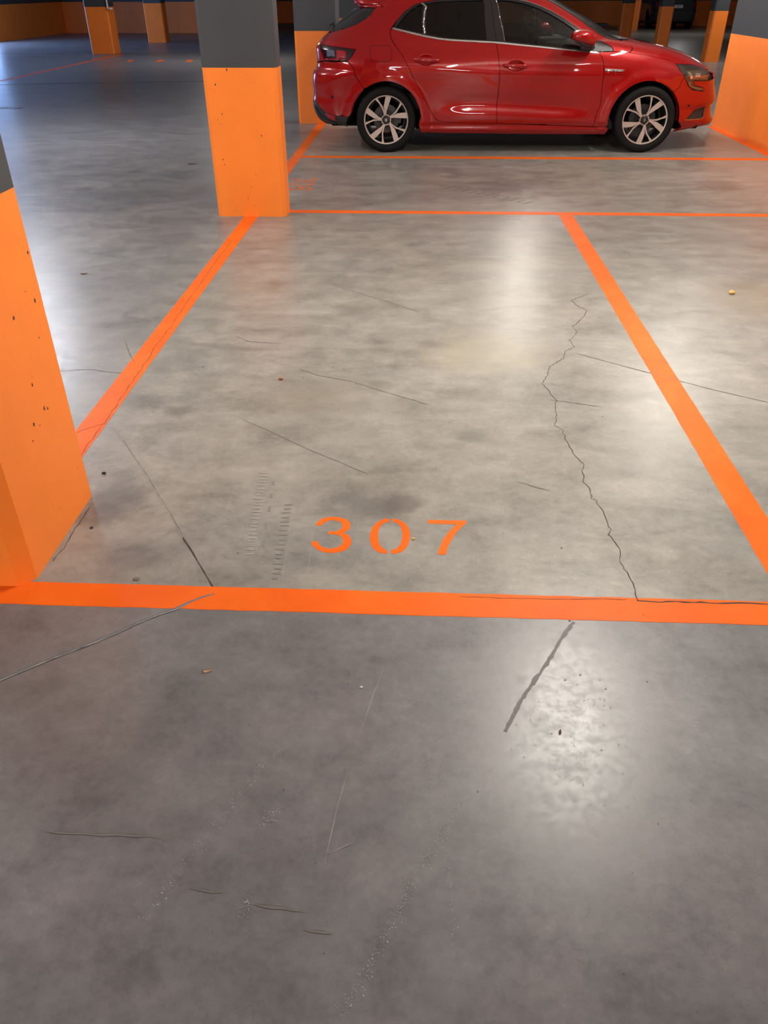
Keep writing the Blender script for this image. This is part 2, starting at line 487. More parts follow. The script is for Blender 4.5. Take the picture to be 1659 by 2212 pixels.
# bay number, stencilled
THREE = [(-0.3176, 2.0604), (-0.3129, 2.0789), (-0.2991, 2.0996), (-0.2816, 2.1084), (-0.2634, 2.1108), (-0.2424, 2.1084), (-0.2208, 2.0988), (-0.2081, 2.0832), (-0.2033, 2.0635), (-0.2062, 2.0438), (-0.215, 2.0302), (-0.2242, 2.0221), (-0.2066, 2.0106), (-0.1961, 1.9905), (-0.193, 1.9683), (-0.1982, 1.946), (-0.2106, 1.9273), (-0.2313, 1.9171), (-0.2527, 1.9141), (-0.2747, 1.9174), (-0.2979, 1.9309), (-0.3132, 1.9485), (-0.3224, 1.9703), (-0.3006, 1.9727), (-0.2943, 1.9567), (-0.2794, 1.9404), (-0.2592, 1.9354), (-0.2379, 1.9407), (-0.224, 1.9559), (-0.2191, 1.9746), (-0.2244, 1.9946), (-0.2378, 2.0093), (-0.256, 2.0131), (-0.2716, 2.0125), (-0.2709, 2.0271), (-0.2552, 2.0278), (-0.2401, 2.0346), (-0.2301, 2.0482), (-0.2294, 2.0664), (-0.2377, 2.082), (-0.2522, 2.0902), (-0.2661, 2.092), (-0.2816, 2.0858), (-0.2938, 2.0717), (-0.2956, 2.0597)]
ZERO_L = [(-0.0791, 2.1103), (-0.0972, 2.1055), (-0.1169, 2.087), (-0.1313, 2.0586), (-0.1371, 2.0196), (-0.1362, 1.9893), (-0.129, 1.9562), (-0.1155, 1.9327), (-0.0976, 1.9198), (-0.078, 1.9163), (-0.0801, 1.9363), (-0.0921, 1.9431), (-0.1039, 1.9609), (-0.1098, 1.9904), (-0.1124, 2.0244), (-0.1094, 2.0556), (-0.0984, 2.0798), (-0.0783, 2.091)]
ZERO_R = [(-0.0675, 2.1092), (-0.0467, 2.1035), (-0.0257, 2.0828), (-0.0128, 2.0518), (-0.0087, 2.0173), (-0.0116, 1.9795), (-0.0198, 1.9497), (-0.0331, 1.9289), (-0.0501, 1.9196), (-0.0673, 1.9168), (-0.0671, 1.9354), (-0.0509, 1.9448), (-0.0385, 1.9673), (-0.0341, 2.001), (-0.0349, 2.0353), (-0.0411, 2.0663), (-0.053, 2.084), (-0.0683, 2.0914)]
SEVEN = [(0.047, 2.1058), (0.1735, 2.107), (0.1734, 2.095), (0.1575, 2.0706), (0.1384, 2.0387), (0.1241, 2.0038), (0.1099, 1.9624), (0.1025, 1.921), (0.0767, 1.9192), (0.0814, 1.9467), (0.0953, 1.9989), (0.114, 2.0415), (0.1304, 2.0695), (0.1444, 2.0842), (0.0493, 2.0859)]
S3 = [(-1.1003, 7.5602), (-1.135, 7.5591), (-1.1491, 7.499), (-1.1188, 7.4412), (-1.0677, 7.4527), (-1.0526, 7.4924), (-1.0274, 7.454), (-0.9779, 7.446), (-0.9575, 7.4956), (-0.9746, 7.5544), (-1.0118, 7.5572)]
S0 = [(-0.955, 7.3221), (-0.9575, 7.3034), (-0.9692, 7.2863), (-0.989, 7.2724), (-1.0148, 7.263), (-1.0442, 7.2591), (-1.0745, 7.261), (-1.1025, 7.2685), (-1.1258, 7.281), (-1.1419, 7.2972), (-1.1493, 7.3156), (-1.1472, 7.3344), (-1.1358, 7.3517), (-1.116, 7.3659), (-1.0899, 7.3755), (-1.0601, 7.3795), (-1.0295, 7.3775), (-1.0011, 7.3698), (-0.9778, 7.357), (-0.962, 7.3406), (-0.955, 7.3221)]
S6a = [(-1.0306, 7.1259), (-1.0323, 7.1052), (-1.0425, 7.0874), (-1.0597, 7.0753), (-1.0813, 7.0705), (-1.1039, 7.0737), (-1.1243, 7.0846), (-1.1394, 7.1015), (-1.1468, 7.1219), (-1.1454, 7.1427), (-1.1353, 7.1607), (-1.1181, 7.1732), (-1.0963, 7.1781), (-1.0733, 7.1747), (-1.0527, 7.1635), (-1.0378, 7.1464), (-1.0306, 7.1259)]
S6b = [(-1.0963, 7.1781), (-1.0648, 7.1919), (-1.0175, 7.1899), (-0.9762, 7.173), (-0.9559, 7.1194), (-0.9639, 7.0745), (-1.0062, 7.073)]
CR_MAIN = [(0.9702, 4.4153), (0.8499, 4.2965), (0.8646, 4.2145), (0.9104, 4.1363), (0.8707, 4.032), (0.8366, 3.9562), (0.7924, 3.8941), (0.8092, 3.8127), (0.7498, 3.6979), (0.7619, 3.6185), (0.7086, 3.5578), (0.6887, 3.4758), (0.6091, 3.3751), (0.5878, 3.281), (0.5509, 3.1814), (0.5738, 3.1054), (0.5891, 3.0077), (0.5748, 2.9288), (0.5754, 2.8834), (0.5544, 2.7946), (0.5802, 2.7532), (0.5799, 2.6845), (0.5915, 2.593), (0.5961, 2.5427), (0.6191, 2.4885), (0.6032, 2.4287), (0.5977, 2.36), (0.6133, 2.3057), (0.6058, 2.2627), (0.6201, 2.2476), (0.6276, 2.1815), (0.6311, 2.1133), (0.6373, 2.0757), (0.6238, 2.0474), (0.6412, 1.9898), (0.6367, 1.9377), (0.628, 1.9121), (0.6387, 1.8552), (0.6498, 1.8045), (0.6456, 1.77), (0.6419, 1.7254)]
CR_RJ = [(0.7567, 3.535), (0.8678, 3.4531), (1.0524, 3.3177), (1.1529, 3.2458), (1.2733, 3.1586), (1.4762, 3.0353), (1.6685, 2.9125)]
CR_TAPE = [(0.4459, 1.6274), (0.4066, 1.5636), (0.3678, 1.4926), (0.3202, 1.4123), (0.2762, 1.3428), (0.2269, 1.2381)]
CR_LINE = [(-1.2946, 5.4297), (-1.2954, 4.9796), (-1.2863, 4.6025), (-1.2843, 4.1956), (-1.2721, 3.7914), (-1.2757, 3.5174), (-1.2634, 3.4274), (-1.2638, 3.2243), (-1.2564, 2.9954), (-1.2487, 2.7258), (-1.2498, 2.5574), (-1.2449, 2.468)]
CR_LB = [(-1.3297, 2.6485), (-1.2991, 2.6925), (-1.2324, 2.7391)]
CR_LH = [(-1.6392, 3.2338), (-1.5565, 3.2486), (-1.4778, 3.2566), (-1.4157, 3.2345), (-1.3221, 3.2172)]
CR_LBAY = [(-1.1979, 2.7005), (-1.1285, 2.5999), (-1.0452, 2.474), (-0.9491, 2.3288), (-0.8828, 2.2211), (-0.8069, 2.1042), (-0.7305, 1.9731), (-0.6733, 1.8875), (-0.6236, 1.8066), (-0.5802, 1.7364)]
CR_AISLE = [(-1.1117, 1.2883), (-1.0348, 1.3499), (-0.9818, 1.3936), (-0.9115, 1.4471), (-0.8523, 1.4889), (-0.7987, 1.5318), (-0.748, 1.5787), (-0.7001, 1.6154), (-0.6627, 1.6376), (-0.6334, 1.6628), (-0.5995, 1.6886), (-0.567, 1.7055)]
CR_F1 = [(-0.697, 2.79), (-0.5699, 2.695), (-0.3979, 2.5538), (-0.2713, 2.4642), (-0.1658, 2.3855)]
CR_F2 = [(-0.4524, 4.4632), (-0.193, 4.2522), (0.0041, 4.0772)]
CR_F3 = [(-0.54, 3.3012), (-0.4376, 3.2296), (-0.3016, 3.1826), (-0.1579, 3.0874), (0.0449, 2.9621)]
CR_PIL = [(-1.0906, 2.1343), (-1.0882, 2.0762), (-1.092, 2.012), (-1.0868, 1.9508), (-1.0874, 1.9063), (-1.0966, 1.8627), (-1.094, 1.8348)]
SC1 = [(-0.0665, 1.4294), (-0.0891, 1.3386), (-0.1157, 1.2047)]
SC2 = [(-0.1331, 1.1113), (-0.1469, 1.0255), (-0.1614, 0.8883)]
SC3 = [(-0.1596, 0.9074), (-0.1028, 0.9401)]
SC4 = [(0.5955, 3.5777), (0.5505, 3.2795), (0.4968, 3.0745), (0.3928, 2.7667)]
TR1 = [(-0.2964, 1.1744), (-0.3359, 1.0922), (-0.3671, 1.0306), (-0.4036, 0.9494), (-0.4367, 0.8869), (-0.4629, 0.8245), (-0.4914, 0.7548)]
TR2 = [(0.1123, 1.0463), (0.0773, 0.9701), (0.0294, 0.8779), (-0.0038, 0.8171), (-0.0279, 0.7639), (-0.0598, 0.6898), (-0.0843, 0.6467), (-0.1019, 0.615)]
TR3 = [(0.0526, 1.2466), (0.0454, 1.1347), (0.0532, 0.9872)]
TR4 = [(0.0772, 1.2016), (0.0731, 1.0842), (0.0772, 0.9656), (0.0894, 0.8211), (0.0909, 0.7477)]
CL1 = [(-0.2935, 0.9723), (-0.2783, 1.0056)]
CL2 = [(-0.3017, 0.7815), (-0.3008, 0.8158)]
EDGE = [(0.6419, 1.7254), (0.6724, 1.7252), (0.7042, 1.7207), (0.7524, 1.7257), (0.799, 1.7247), (0.8641, 1.7231), (0.9305, 1.7266), (1.0072, 1.7248)]
EDGE2 = [(0.1358, 1.7225), (0.2789, 1.7204), (0.4215, 1.722), (0.5267, 1.7279), (0.6119, 1.7285)]
num = empty('painted_number', (0, 0, 0))
tag(num, 'large orange 307 stencilled on the bay floor', 'floor marking')
def digit(name, outs, parent):
    bm = bmesh.new()
    for o_ in outs: add_prism(bm, list(o_), 0, 0.0008)
    bm.normal_update()
    bmesh.ops.triangulate(bm, faces=[f for f in bm.faces if len(f.verts) > 4], ngon_method='EAR_CLIP')
    return obj(name, bm, M_LINE, parent)
digit('digit_three', [THREE], num); digit('digit_zero', [ZERO_L, ZERO_R], num); digit('digit_seven', [SEVEN], num)
num2 = empty('painted_number', (0, 0, 0))
tag(num2, 'faded sideways 306 painted beside the middle column', 'floor marking')
for nm, ps in (('digit_three', [(S3, 0)]), ('digit_zero', [(S0[:-1], 1)]), ('digit_six', [(S6a[:-1], 1), (S6b, 0)])):
    bm = bmesh.new()
    for q, cl in ps: ribbon(bm, q, 0.020, 0.0008, closed=bool(cl), sub=0.02)
    obj(nm, bm, M_LINE, num2)

# cracks, joints and scuffs belong to the floor
rc = random.Random(3)
def crack(name, pts, w, m, jit=0.003, z=0.0011, sub=0.02, taper=False):
    bm = bmesh.new(); ribbon(bm, pts, w, z, rc, jit, sub, taper=taper)
    o = obj(name, bm, m, floor); return o
crack('floor_crack', CR_MAIN, 0.0024, M_CRACK, 0.004, sub=0.014)
crack('floor_crack', CR_LINE, 0.0026, M_CRACK, 0.004)
crack('floor_crack', CR_LB, 0.0024, M_CRACK)
crack('floor_crack', CR_LH, 0.0030, M_CRACK_SOFT)
crack('floor_crack', CR_PIL, 0.0024, M_CRACK)
crack('floor_crack', CR_F1, 0.0028, M_CRACK_SOFT, 0.001)
crack('floor_crack', CR_F2, 0.0036, M_CRACK_SOFT, 0.001)
crack('floor_crack', CR_F3, 0.0042, M_CRACK_SOFT, 0.003)
crack('floor_crack', EDGE, 0.0055, M_CRACK, 0.002)
crack('floor_crack', EDGE2, 0.0018, M_CRACK, 0.002)
crack('saw_cut_joint', CR_RJ, 0.0042, M_CRACK_SOFT, 0.0008)
crack('saw_cut_joint', CR_LBAY[:7], 0.0030, M_SOFT, 0.0006)
crack('saw_cut_joint', [(x + 0.0022, y) for x, y in CR_LBAY[1:8]], 0.0014, M_CRACK, 0.0004)
crack('saw_cut_joint', CR_LBAY[6:], 0.0038, M_CRACK, 0.0005)
crack('saw_cut_joint', CR_AISLE, 0.0058, M_BLUEG, 0.0010)
crack('saw_cut_joint', [(x, y - 0.006) for x, y in CR_AISLE[:-2]], 0.0035, M_DUST, 0.002)
crack('saw_cut_joint', [(x, y - 0.009) for x, y in CR_AISLE[:-2]], 0.0016, M_CRACK, 0.001)
crack('sealed_joint', CR_TAPE, 0.010, M_SEAL, 0.0015, sub=0.01)
crack('saw_cut_joint', [(-13.7, 14.9), (-7.6, 15.64), (-4.1, 16.30), (-1.6, 16.6)], 0.06, M_CRACK, 0.002, sub=0.5)
crack('saw_cut_joint', [(-13.7, 23.8), (-8.76, 23.35)], 0.08, M_CRACK, 0.002, sub=0.5)
for q in (SC1, SC2, SC3, SC4): crack('light_scratch', q, 0.0017, M_SOFT, 0.0004, taper=True)
crack('light_scratch', [(-4.9, 13.1), (-3.9, 12.2)], 0.010, M_DUST, 0.002)
for q in ([(0.55, 3.03), (0.72, 2.98), (0.78, 2.96)], [(0.36, 2.36), (0.47, 2.30)], [(-0.75, 0.935), (-0.50, 0.93)], [(-0.42, 0.825), (-0.35, 0.82)],
          [(-0.29, 0.80), (-0.19, 0.79)], [(-0.19, 0.755), (-0.13, 0.75)], [(-1.45, 3.62), (-1.36, 3.42), (-1.31, 3.34)], [(-0.92, 3.70), (-0.83, 3.62), (-0.66, 3.60)]):
    crack('dark_scuff', q, 0.005, M_CRACK_SOFT, 0.002, taper=True)
def specks(name, pts, n, w, seed, size=0.0011, m=M_DUST):
    """crumbs of lime along a wheel track: too many to count"""
    rr = random.Random(seed); bm = bmesh.new()
    segs = list(zip(pts, pts[1:])); Ls = [math.hypot(b[0] - a[0], b[1] - a[1]) for a, b in segs]; T = sum(Ls)
    for _ in range(n):
        u = rr.uniform(0, T); k = 0
        while k < len(Ls) - 1 and u > Ls[k]: u -= Ls[k]; k += 1
        a, b = segs[k]; t = u / Ls[k]
        x = a[0] + (b[0] - a[0]) * t + rr.gauss(0, w); y = a[1] + (b[1] - a[1]) * t + rr.gauss(0, w)
        s = size * rr.uniform(0.3, 1.3) * (1.8 if rr.random() < .05 else 1); th = rr.uniform(0, 6.28)
        vv = [bm.verts.new((x + s * rr.uniform(.5, 1.2) * math.cos(th + q), y + s * rr.uniform(.5, 1.2) * math.sin(th + q), 0.0012)) for q in (0, 1.2, 2.5, 3.7, 5)]
        bm.faces.new(vv)
    o = obj(name, bm, m, floor); o['kind'] = 'stuff'; return o
specks('dust_specks', TR1, 300, 0.008, 1, 0.0010)
specks('dust_specks', TR2, 560, 0.007, 2, 0.0010)
specks('dust_specks', TR3, 60, 0.004, 3, 0.0010)
specks('dust_specks', TR4, 130, 0.004, 4, 0.0010)
specks('dust_specks', CL1, 90, 0.008, 5, 0.0010)
specks('dust_specks', CL2, 60, 0.006, 6, 0.0010)
specks('dark_specks', [(0.40, 1.45), (0.40, 1.05)], 260, 0.10, 8, 0.0012, M_CRACK_SOFT)
specks('dark_specks', [(-1.0, 3.6), (1.0, 2.2)], 120, 0.5, 9, 0.0022, M_CRACK)
specks('dark_specks', [(-0.9, 1.3), (0.9, 0.9)], 90, 0.25, 10, 0.0012, M_CRACK)
# tyre prints
def treads(name, x0, y0, x1, y1, w, n, m, seed):
    rr = random.Random(seed); bm = bmesh.new()
    dx, dy = x1 - x0, y1 - y0; L = math.hypot(dx, dy); ux, uy = dx / L, dy / L
    for i in range(n):
        t = (i + rr.uniform(-.15, .15)) / n
        cx, cy = x0 + dx * t, y0 + dy * t; h = L / n * rr.uniform(0.12, 0.26)
        a, b = -w / 2 * rr.uniform(.5, 1), w / 2 * rr.uniform(.5, 1)
        pts = [(cx - uy * a - ux * h, cy + ux * a - uy * h), (cx - uy * b - ux * h * .6, cy + ux * b - uy * h * .6), (cx - uy * b + ux * h * .5, cy + ux * b + uy * h * .5), (cx - uy * a + ux * h, cy + ux * a + uy * h)]
        bm.faces.new([bm.verts.new((p[0], p[1], 0.0010)) for p in pts])
    bmesh.ops.recalc_face_normals(bm, faces=bm.faces[:])
    return obj(name, bm, m, floor)
M_PRINT = simple('tyre_print', (0.30, 0.285, 0.26), 0.45)
M_PRINT2 = simple('tyre_print_dark', (0.19, 0.178, 0.165), 0.5)
treads('tyre_print', -0.505, 1.90, -0.545, 2.40, 0.035, 24, M_PRINT, 1)
treads('tyre_print', -0.47, 1.95, -0.505, 2.42, 0.012, 5, M_PRINT2, 5)
treads('tyre_print', -0.405, 1.78, -0.425, 2.20, 0.035, 17, M_PRINT2, 2)
crack('light_scratch', [(-0.525, 1.92), (-0.548, 2.15), (-0.565, 2.40)], 0.0014, M_SOFT, 0.0008)
crack('light_scratch', [(-0.485, 1.90), (-0.498, 2.12), (-0.520, 2.36)], 0.0014, M_SOFT, 0.0008)
crack('light_scratch', [(-0.383, 1.78), (-0.395, 2.0), (-0.400, 2.15)], 0.0012, M_SOFT, 0.0008)
crack('light_scratch', [(-0.310, 1.75), (-0.315, 1.9), (-0.320, 2.02)], 0.0012, M_SOFT, 0.0008)
treads('tyre_print', 0.20, 7.28, 0.95, 6.62, 0.16, 12, M_PRINT2, 4)
treads('tyre_print', -6.35, 12.45, -5.75, 12.38, 0.22, 9, M_CRACK, 3)

# ------------------------------------------------------------------ ceiling lamps
def tube_lamp(x, y, power, col, along_y, first=None):
    t = empty('tube_lamp', (x, y, LAMP_Z), R(90) if along_y else 0)
    bm = bmesh.new(); add_box(bm, -0.60, 0.60, -0.028, 0.028, 0.031, 0.075, 0.004)
    add_box(bm, -0.50, -0.48, -0.01, 0.01, 0.07, 0.25); add_box(bm, 0.48, 0.50, -0.01, 0.01, 0.07, 0.25)
    obj('lamp_housing', bm, M_LAMP, t)
    n = NT('tube_glow'); e = n.n('ShaderNodeEmission'); n.put(e.inputs[0], col); n.put(e.inputs[1], power * 0.45)
    n.t.links.new(e.outputs[0], n.out.inputs[0]); n.m.cycles.emission_sampling = 'FRONT'
    bm = bmesh.new()                       # long diffuser, rounded below
    prof = [(-0.033, 0.03), (-0.035, 0.0), (-0.025, -0.024), (0.0, -0.033), (0.025, -0.024), (0.035, 0.0), (0.033, 0.03)]
    A = [bm.verts.new((-0.60, y_, z_)) for y_, z_ in prof]; B = [bm.verts.new((0.60, y_, z_)) for y_, z_ in prof]
    for k in range(len(prof) - 1): bm.faces.new((A[k], A[k + 1], B[k + 1], B[k]))
    bm.faces.new((A[0], B[0], B[-1], A[-1])); bm.faces.new(A[::-1]); bm.faces.new(B)
    bmesh.ops.recalc_face_normals(bm, faces=bm.faces[:])
    obj('lamp_tube', bm, n.m, t)
    return t
for i, (x, y, p, c, a) in enumerate(LAMPS):
    t = tube_lamp(x, y, p, c, a)
    tag(t, 'white tube lamp hung under the ceiling outside the picture', 'lamp', 'ceiling tube lamps')

# ------------------------------------------------------------------ small litter on the floor
M_LEAF = simple('dry_leaf', (0.72, 0.52, 0.36), 0.7)
M_LEAF2 = simple('brown_leaf', (0.30, 0.15, 0.08), 0.7)
M_STONE = simple('dark_stone', (0.035, 0.03, 0.028), 0.7)
M_CHIPW = simple('white_chip', (0.72, 0.70, 0.62), 0.6)
M_YEL = simple('yellow_pebble', (0.72, 0.42, 0.12), 0.6)
def leaf(x, y, L, W, rot, m, label, cat='leaf', name='dry_leaf'):
    bm = bmesh.new(); n = 10; top = []; 
    for i in range(n + 1):
        t = i / n; w = W / 2 * math.sin(math.pi * t) ** 0.7 * (1 - 0.2 * t); xx = (t - 0.5) * L; zz = 0.0025 + L * 0.08 * (2 * t - 1) ** 2
        top.append([bm.verts.new((xx, -w, zz)), bm.verts.new((xx, 0, zz - 0.0015)), bm.verts.new((xx, w, zz))])
    for a, b in zip(top, top[1:]):
        for k in (0, 1):
            try: bm.faces.new((a[k], b[k], b[k + 1], a[k + 1]))
            except ValueError: pass
    bmesh.ops.solidify(bm, geom=bm.faces[:], thickness=0.0008)
    o = obj(name, bm, m, None, True); o.location = (x, y, -0.001); o.rotation_euler = (0, 0, rot)
    tag(o, label, cat); return o
leaf(-0.517, 1.401, 0.026, 0.015, 0.25, M_LEAF, 'pale tan leaf lying on the grey floor below the thick orange line')
leaf(0.355, 1.241, 0.014, 0.007, 1.3, M_LEAF2, 'small brown leaf on the bright patch of floor at lower right')
leaf(-2.043, 4.667, 0.045, 0.03, 0.4, M_LEAF2, 'small brown leaf on the floor left of the bay line')
leaf(-2.27, 8.23, 0.09, 0.05, 0.1, M_LEAF2, 'brown leaf lying on the floor left of the middle column')
def pebble(x, y, s, m, label, seed=1, name='pebble', cat='pebble', fl=0.55):
    rr = random.Random(seed); bm = bmesh.new()
    bmesh.ops.create_icosphere(bm, subdivisions=2, radius=1)
    for v in bm.verts:
        k = rr.uniform(0.8, 1.12)
        v.co = Vector((v.co.x * s * k, v.co.y * s * 0.75 * k, v.co.z * s * fl * k + s * fl * 0.95))
    o = obj(name, bm, m, None, True); o.location = (x, y, -0.0005); tag(o, label, cat); return o
pebble(1.775, 4.441, 0.020, M_YEL, 'yellowish pebble on the floor right of the bay line', 2)
pebble(-0.12, 1.362, 0.004, M_CHIPW, 'tiny white chip on the grey floor near the picture centre', 3, 'paint_chip', 'chip')
pebble(-1.131 + 0.015, 2.352, 0.008, M_STONE, 'black pebble just behind the nearest column', 4)
pebble(-1.039, 2.014, 0.006, M_STONE, 'tiny black pebble beside the foot of the nearest column', 5)
pebble(-0.814, 1.762, 0.011, M_CRACK_SOFT, 'flat grey pebble beside the thick orange line', 6, fl=0.2)
pebble(0.001, 1.997, 0.006, M_YEL, 'small pale crumb between the zero and the seven', 7, 'crumb', 'crumb')
pebble(-0.604, 3.182, 0.012, M_LEAF2, 'small brown crumb in the middle left of bay 307', 8, 'crumb', 'crumb')
# ------------------------------------------------------------------ cars
def pchip(xs, ys):
    n = len(xs); h = [xs[i + 1] - xs[i] for i in range(n - 1)]; d = [(ys[i + 1] - ys[i]) / h[i] for i in range(n - 1)]
    m = [0.0] * n; m[0] = d[0]; m[-1] = d[-1]
    for i in range(1, n - 1):
        if d[i - 1] * d[i] > 0:
            a = 2 * h[i] + h[i - 1]; b = h[i] + 2 * h[i - 1]; m[i] = (a + b) / (a / d[i - 1] + b / d[i])
    xs = np.array(xs, float); ys = np.array(ys, float); m = np.array(m); h = np.array(h)
    def f(x):
        x = np.clip(np.asarray(x, float), xs[0], xs[-1])
        k = np.clip(np.searchsorted(xs, x, side='right') - 1, 0, n - 2)
        t = (x - xs[k]) / h[k]; t2 = t * t; t3 = t2 * t
        return (2*t3 - 3*t2 + 1) * ys[k] + (t3 - 2*t2 + t) * h[k] * m[k] + (-2*t3 + 3*t2) * ys[k + 1] + (t3 - t2) * h[k] * m[k + 1]
    return f

def sstep(a, b, x):
    t = np.clip((x - a) / (b - a), 0, 1); return t * t * (3 - 2 * t)

class Hull:
    """car skin as a stack of rounded plan outlines; x forward, right-hand side at -y"""
    def __init__(s, W, XF, XR, xm, nf, nr, disp):
        s.W, s.XF, s.XR, s.xm, s.nf, s.nr, s.disp = W, XF, XR, xm, nf, nr, disp
        ph = np.linspace(0, math.pi, 4001)
        p = s.base(ph, np.full_like(ph, 0.6))
        ds = np.sqrt(np.diff(p[:, 0]) ** 2 + np.diff(p[:, 1]) ** 2)
        s.ph = ph; s.us = np.concatenate([[0], np.cumsum(ds)]); s.umax = s.us[-1]
    def base(s, ph, z):
        c = np.cos(ph); q = np.sin(ph); n = np.where(c > 0, s.nf, s.nr)
        k = (np.abs(c) ** n + np.abs(q) ** n) ** (-1.0 / n)
        t = c * k; v = np.maximum(q * k, 0)
        x = s.xm + np.where(t > 0, t * (s.XF(z) - s.xm), t * (s.xm - s.XR(z)))
        y = -s.W(z) * v
        return np.stack([x, y, z], 1)
    def full(s, u, z, off=0.0):
        ph = np.interp(u, s.us, s.ph)
        p = s.base(ph, z)
        p[:, 1] -= s.disp(p[:, 0], z) * np.sin(ph) ** 0.5
        return p
    def normal(s, u, z, e=0.004):
        a = s.full(np.clip(u + e, 0, s.umax), z) - s.full(np.clip(u - e, 0, s.umax), z)
        b = s.full(u, np.clip(z + e, 0.1, s.zt)) - s.full(u, np.clip(z - e, 0.1, s.zt))
        n = np.cross(a, b)
        l = np.linalg.norm(n, axis=1); l[l < 1e-12] = 1
        n /= l[:, None]
        p = s.full(u, z)
        c = np.array([s.xm, 0, 0.55])
        flip = np.einsum('ij,ij->i', n, p - c) < 0
        n[flip] *= -1
        return n
    def uz(s, q):
        """(x, z) on the side, or ('f'|'r', y, z) on the front or the rear"""
        if isinstance(q[0], str):
            z = q[2]; v = min(1.0, q[1] / float(s.W(z))); n = s.nf if q[0] == 'f' else s.nr
            t = (1 - v ** n) ** (1 / n) * (1 if q[0] == 'f' else -1)
        else:
            x, z = q; L = (float(s.XF(z)) - s.xm) if x > s.xm else (s.xm - float(s.XR(z)))
            t = max(-1.0, min(1.0, (x - s.xm) / L)); n = s.nf if t > 0 else s.nr
            v = (1 - abs(t) ** n) ** (1 / n)
        return (float(np.interp(math.atan2(v, t), s.ph, s.us)), z)
    def at(s, q, off=0.0):
        u, z = s.uz(q); u = np.array([u]); z = np.array([float(z)])
        return Vector(s.full(u, z)[0] + s.normal(u, z)[0] * off), Vector(s.normal(u, z)[0])

def dense(loop, step, closed=True):
    out = []
    L = loop + ([loop[0]] if closed else [])
    for a, b in zip(L, L[1:]):
        d = math.hypot(b[0] - a[0], b[1] - a[1]); n = max(1, int(math.ceil(d / step)))
        for k in range(n): out.append((a[0] + (b[0] - a[0]) * k / n, a[1] + (b[1] - a[1]) * k / n))
    if not closed: out.append(L[-1])
    return out

def inset(loop, d, umax):
    """move a closed loop inwards (d > 0) or outwards (d < 0)"""
    if not d: return loop
    area = sum(a[0] * b[1] - b[0] * a[1] for a, b in zip(loop, loop[1:] + loop[:1]))
    sg = 1 if area > 0 else -1
    n = len(loop); out = []
    for i in range(n):
        a, p, b = loop[i - 1], loop[i], loop[(i + 1) % n]
        if p[0] < 1e-4 or p[0] > umax - 1e-4: out.append(p); continue
        e1 = np.array([p[0] - a[0], p[1] - a[1]]); e2 = np.array([b[0] - p[0], b[1] - p[1]])
        e1 /= (np.linalg.norm(e1) or 1); e2 /= (np.linalg.norm(e2) or 1)
        nn = np.array([-(e1[1] + e2[1]), e1[0] + e2[0]]); l = np.linalg.norm(nn)
        if l < 1e-6: out.append(p); continue
        nn /= l; k = 1 / max(0.5, math.sqrt(max(0.0, (1 + e1 @ e2) / 2)))
        out.append((p[0] + nn[0] * d * sg * k, p[1] + nn[1] * d * sg * k))
    return out

def inside(P, loop):
    x, y = P[:, 0], P[:, 1]; r = np.zeros(len(P), bool); n = len(loop)
    for i in range(n):
        x0, y0 = loop[i]; x1, y1 = loop[(i + 1) % n]
        if y0 == y1: continue
        c = ((y0 > y) != (y1 > y)) & (x < (x1 - x0) * (y - y0) / (y1 - y0) + x0)
        r ^= c
    return r

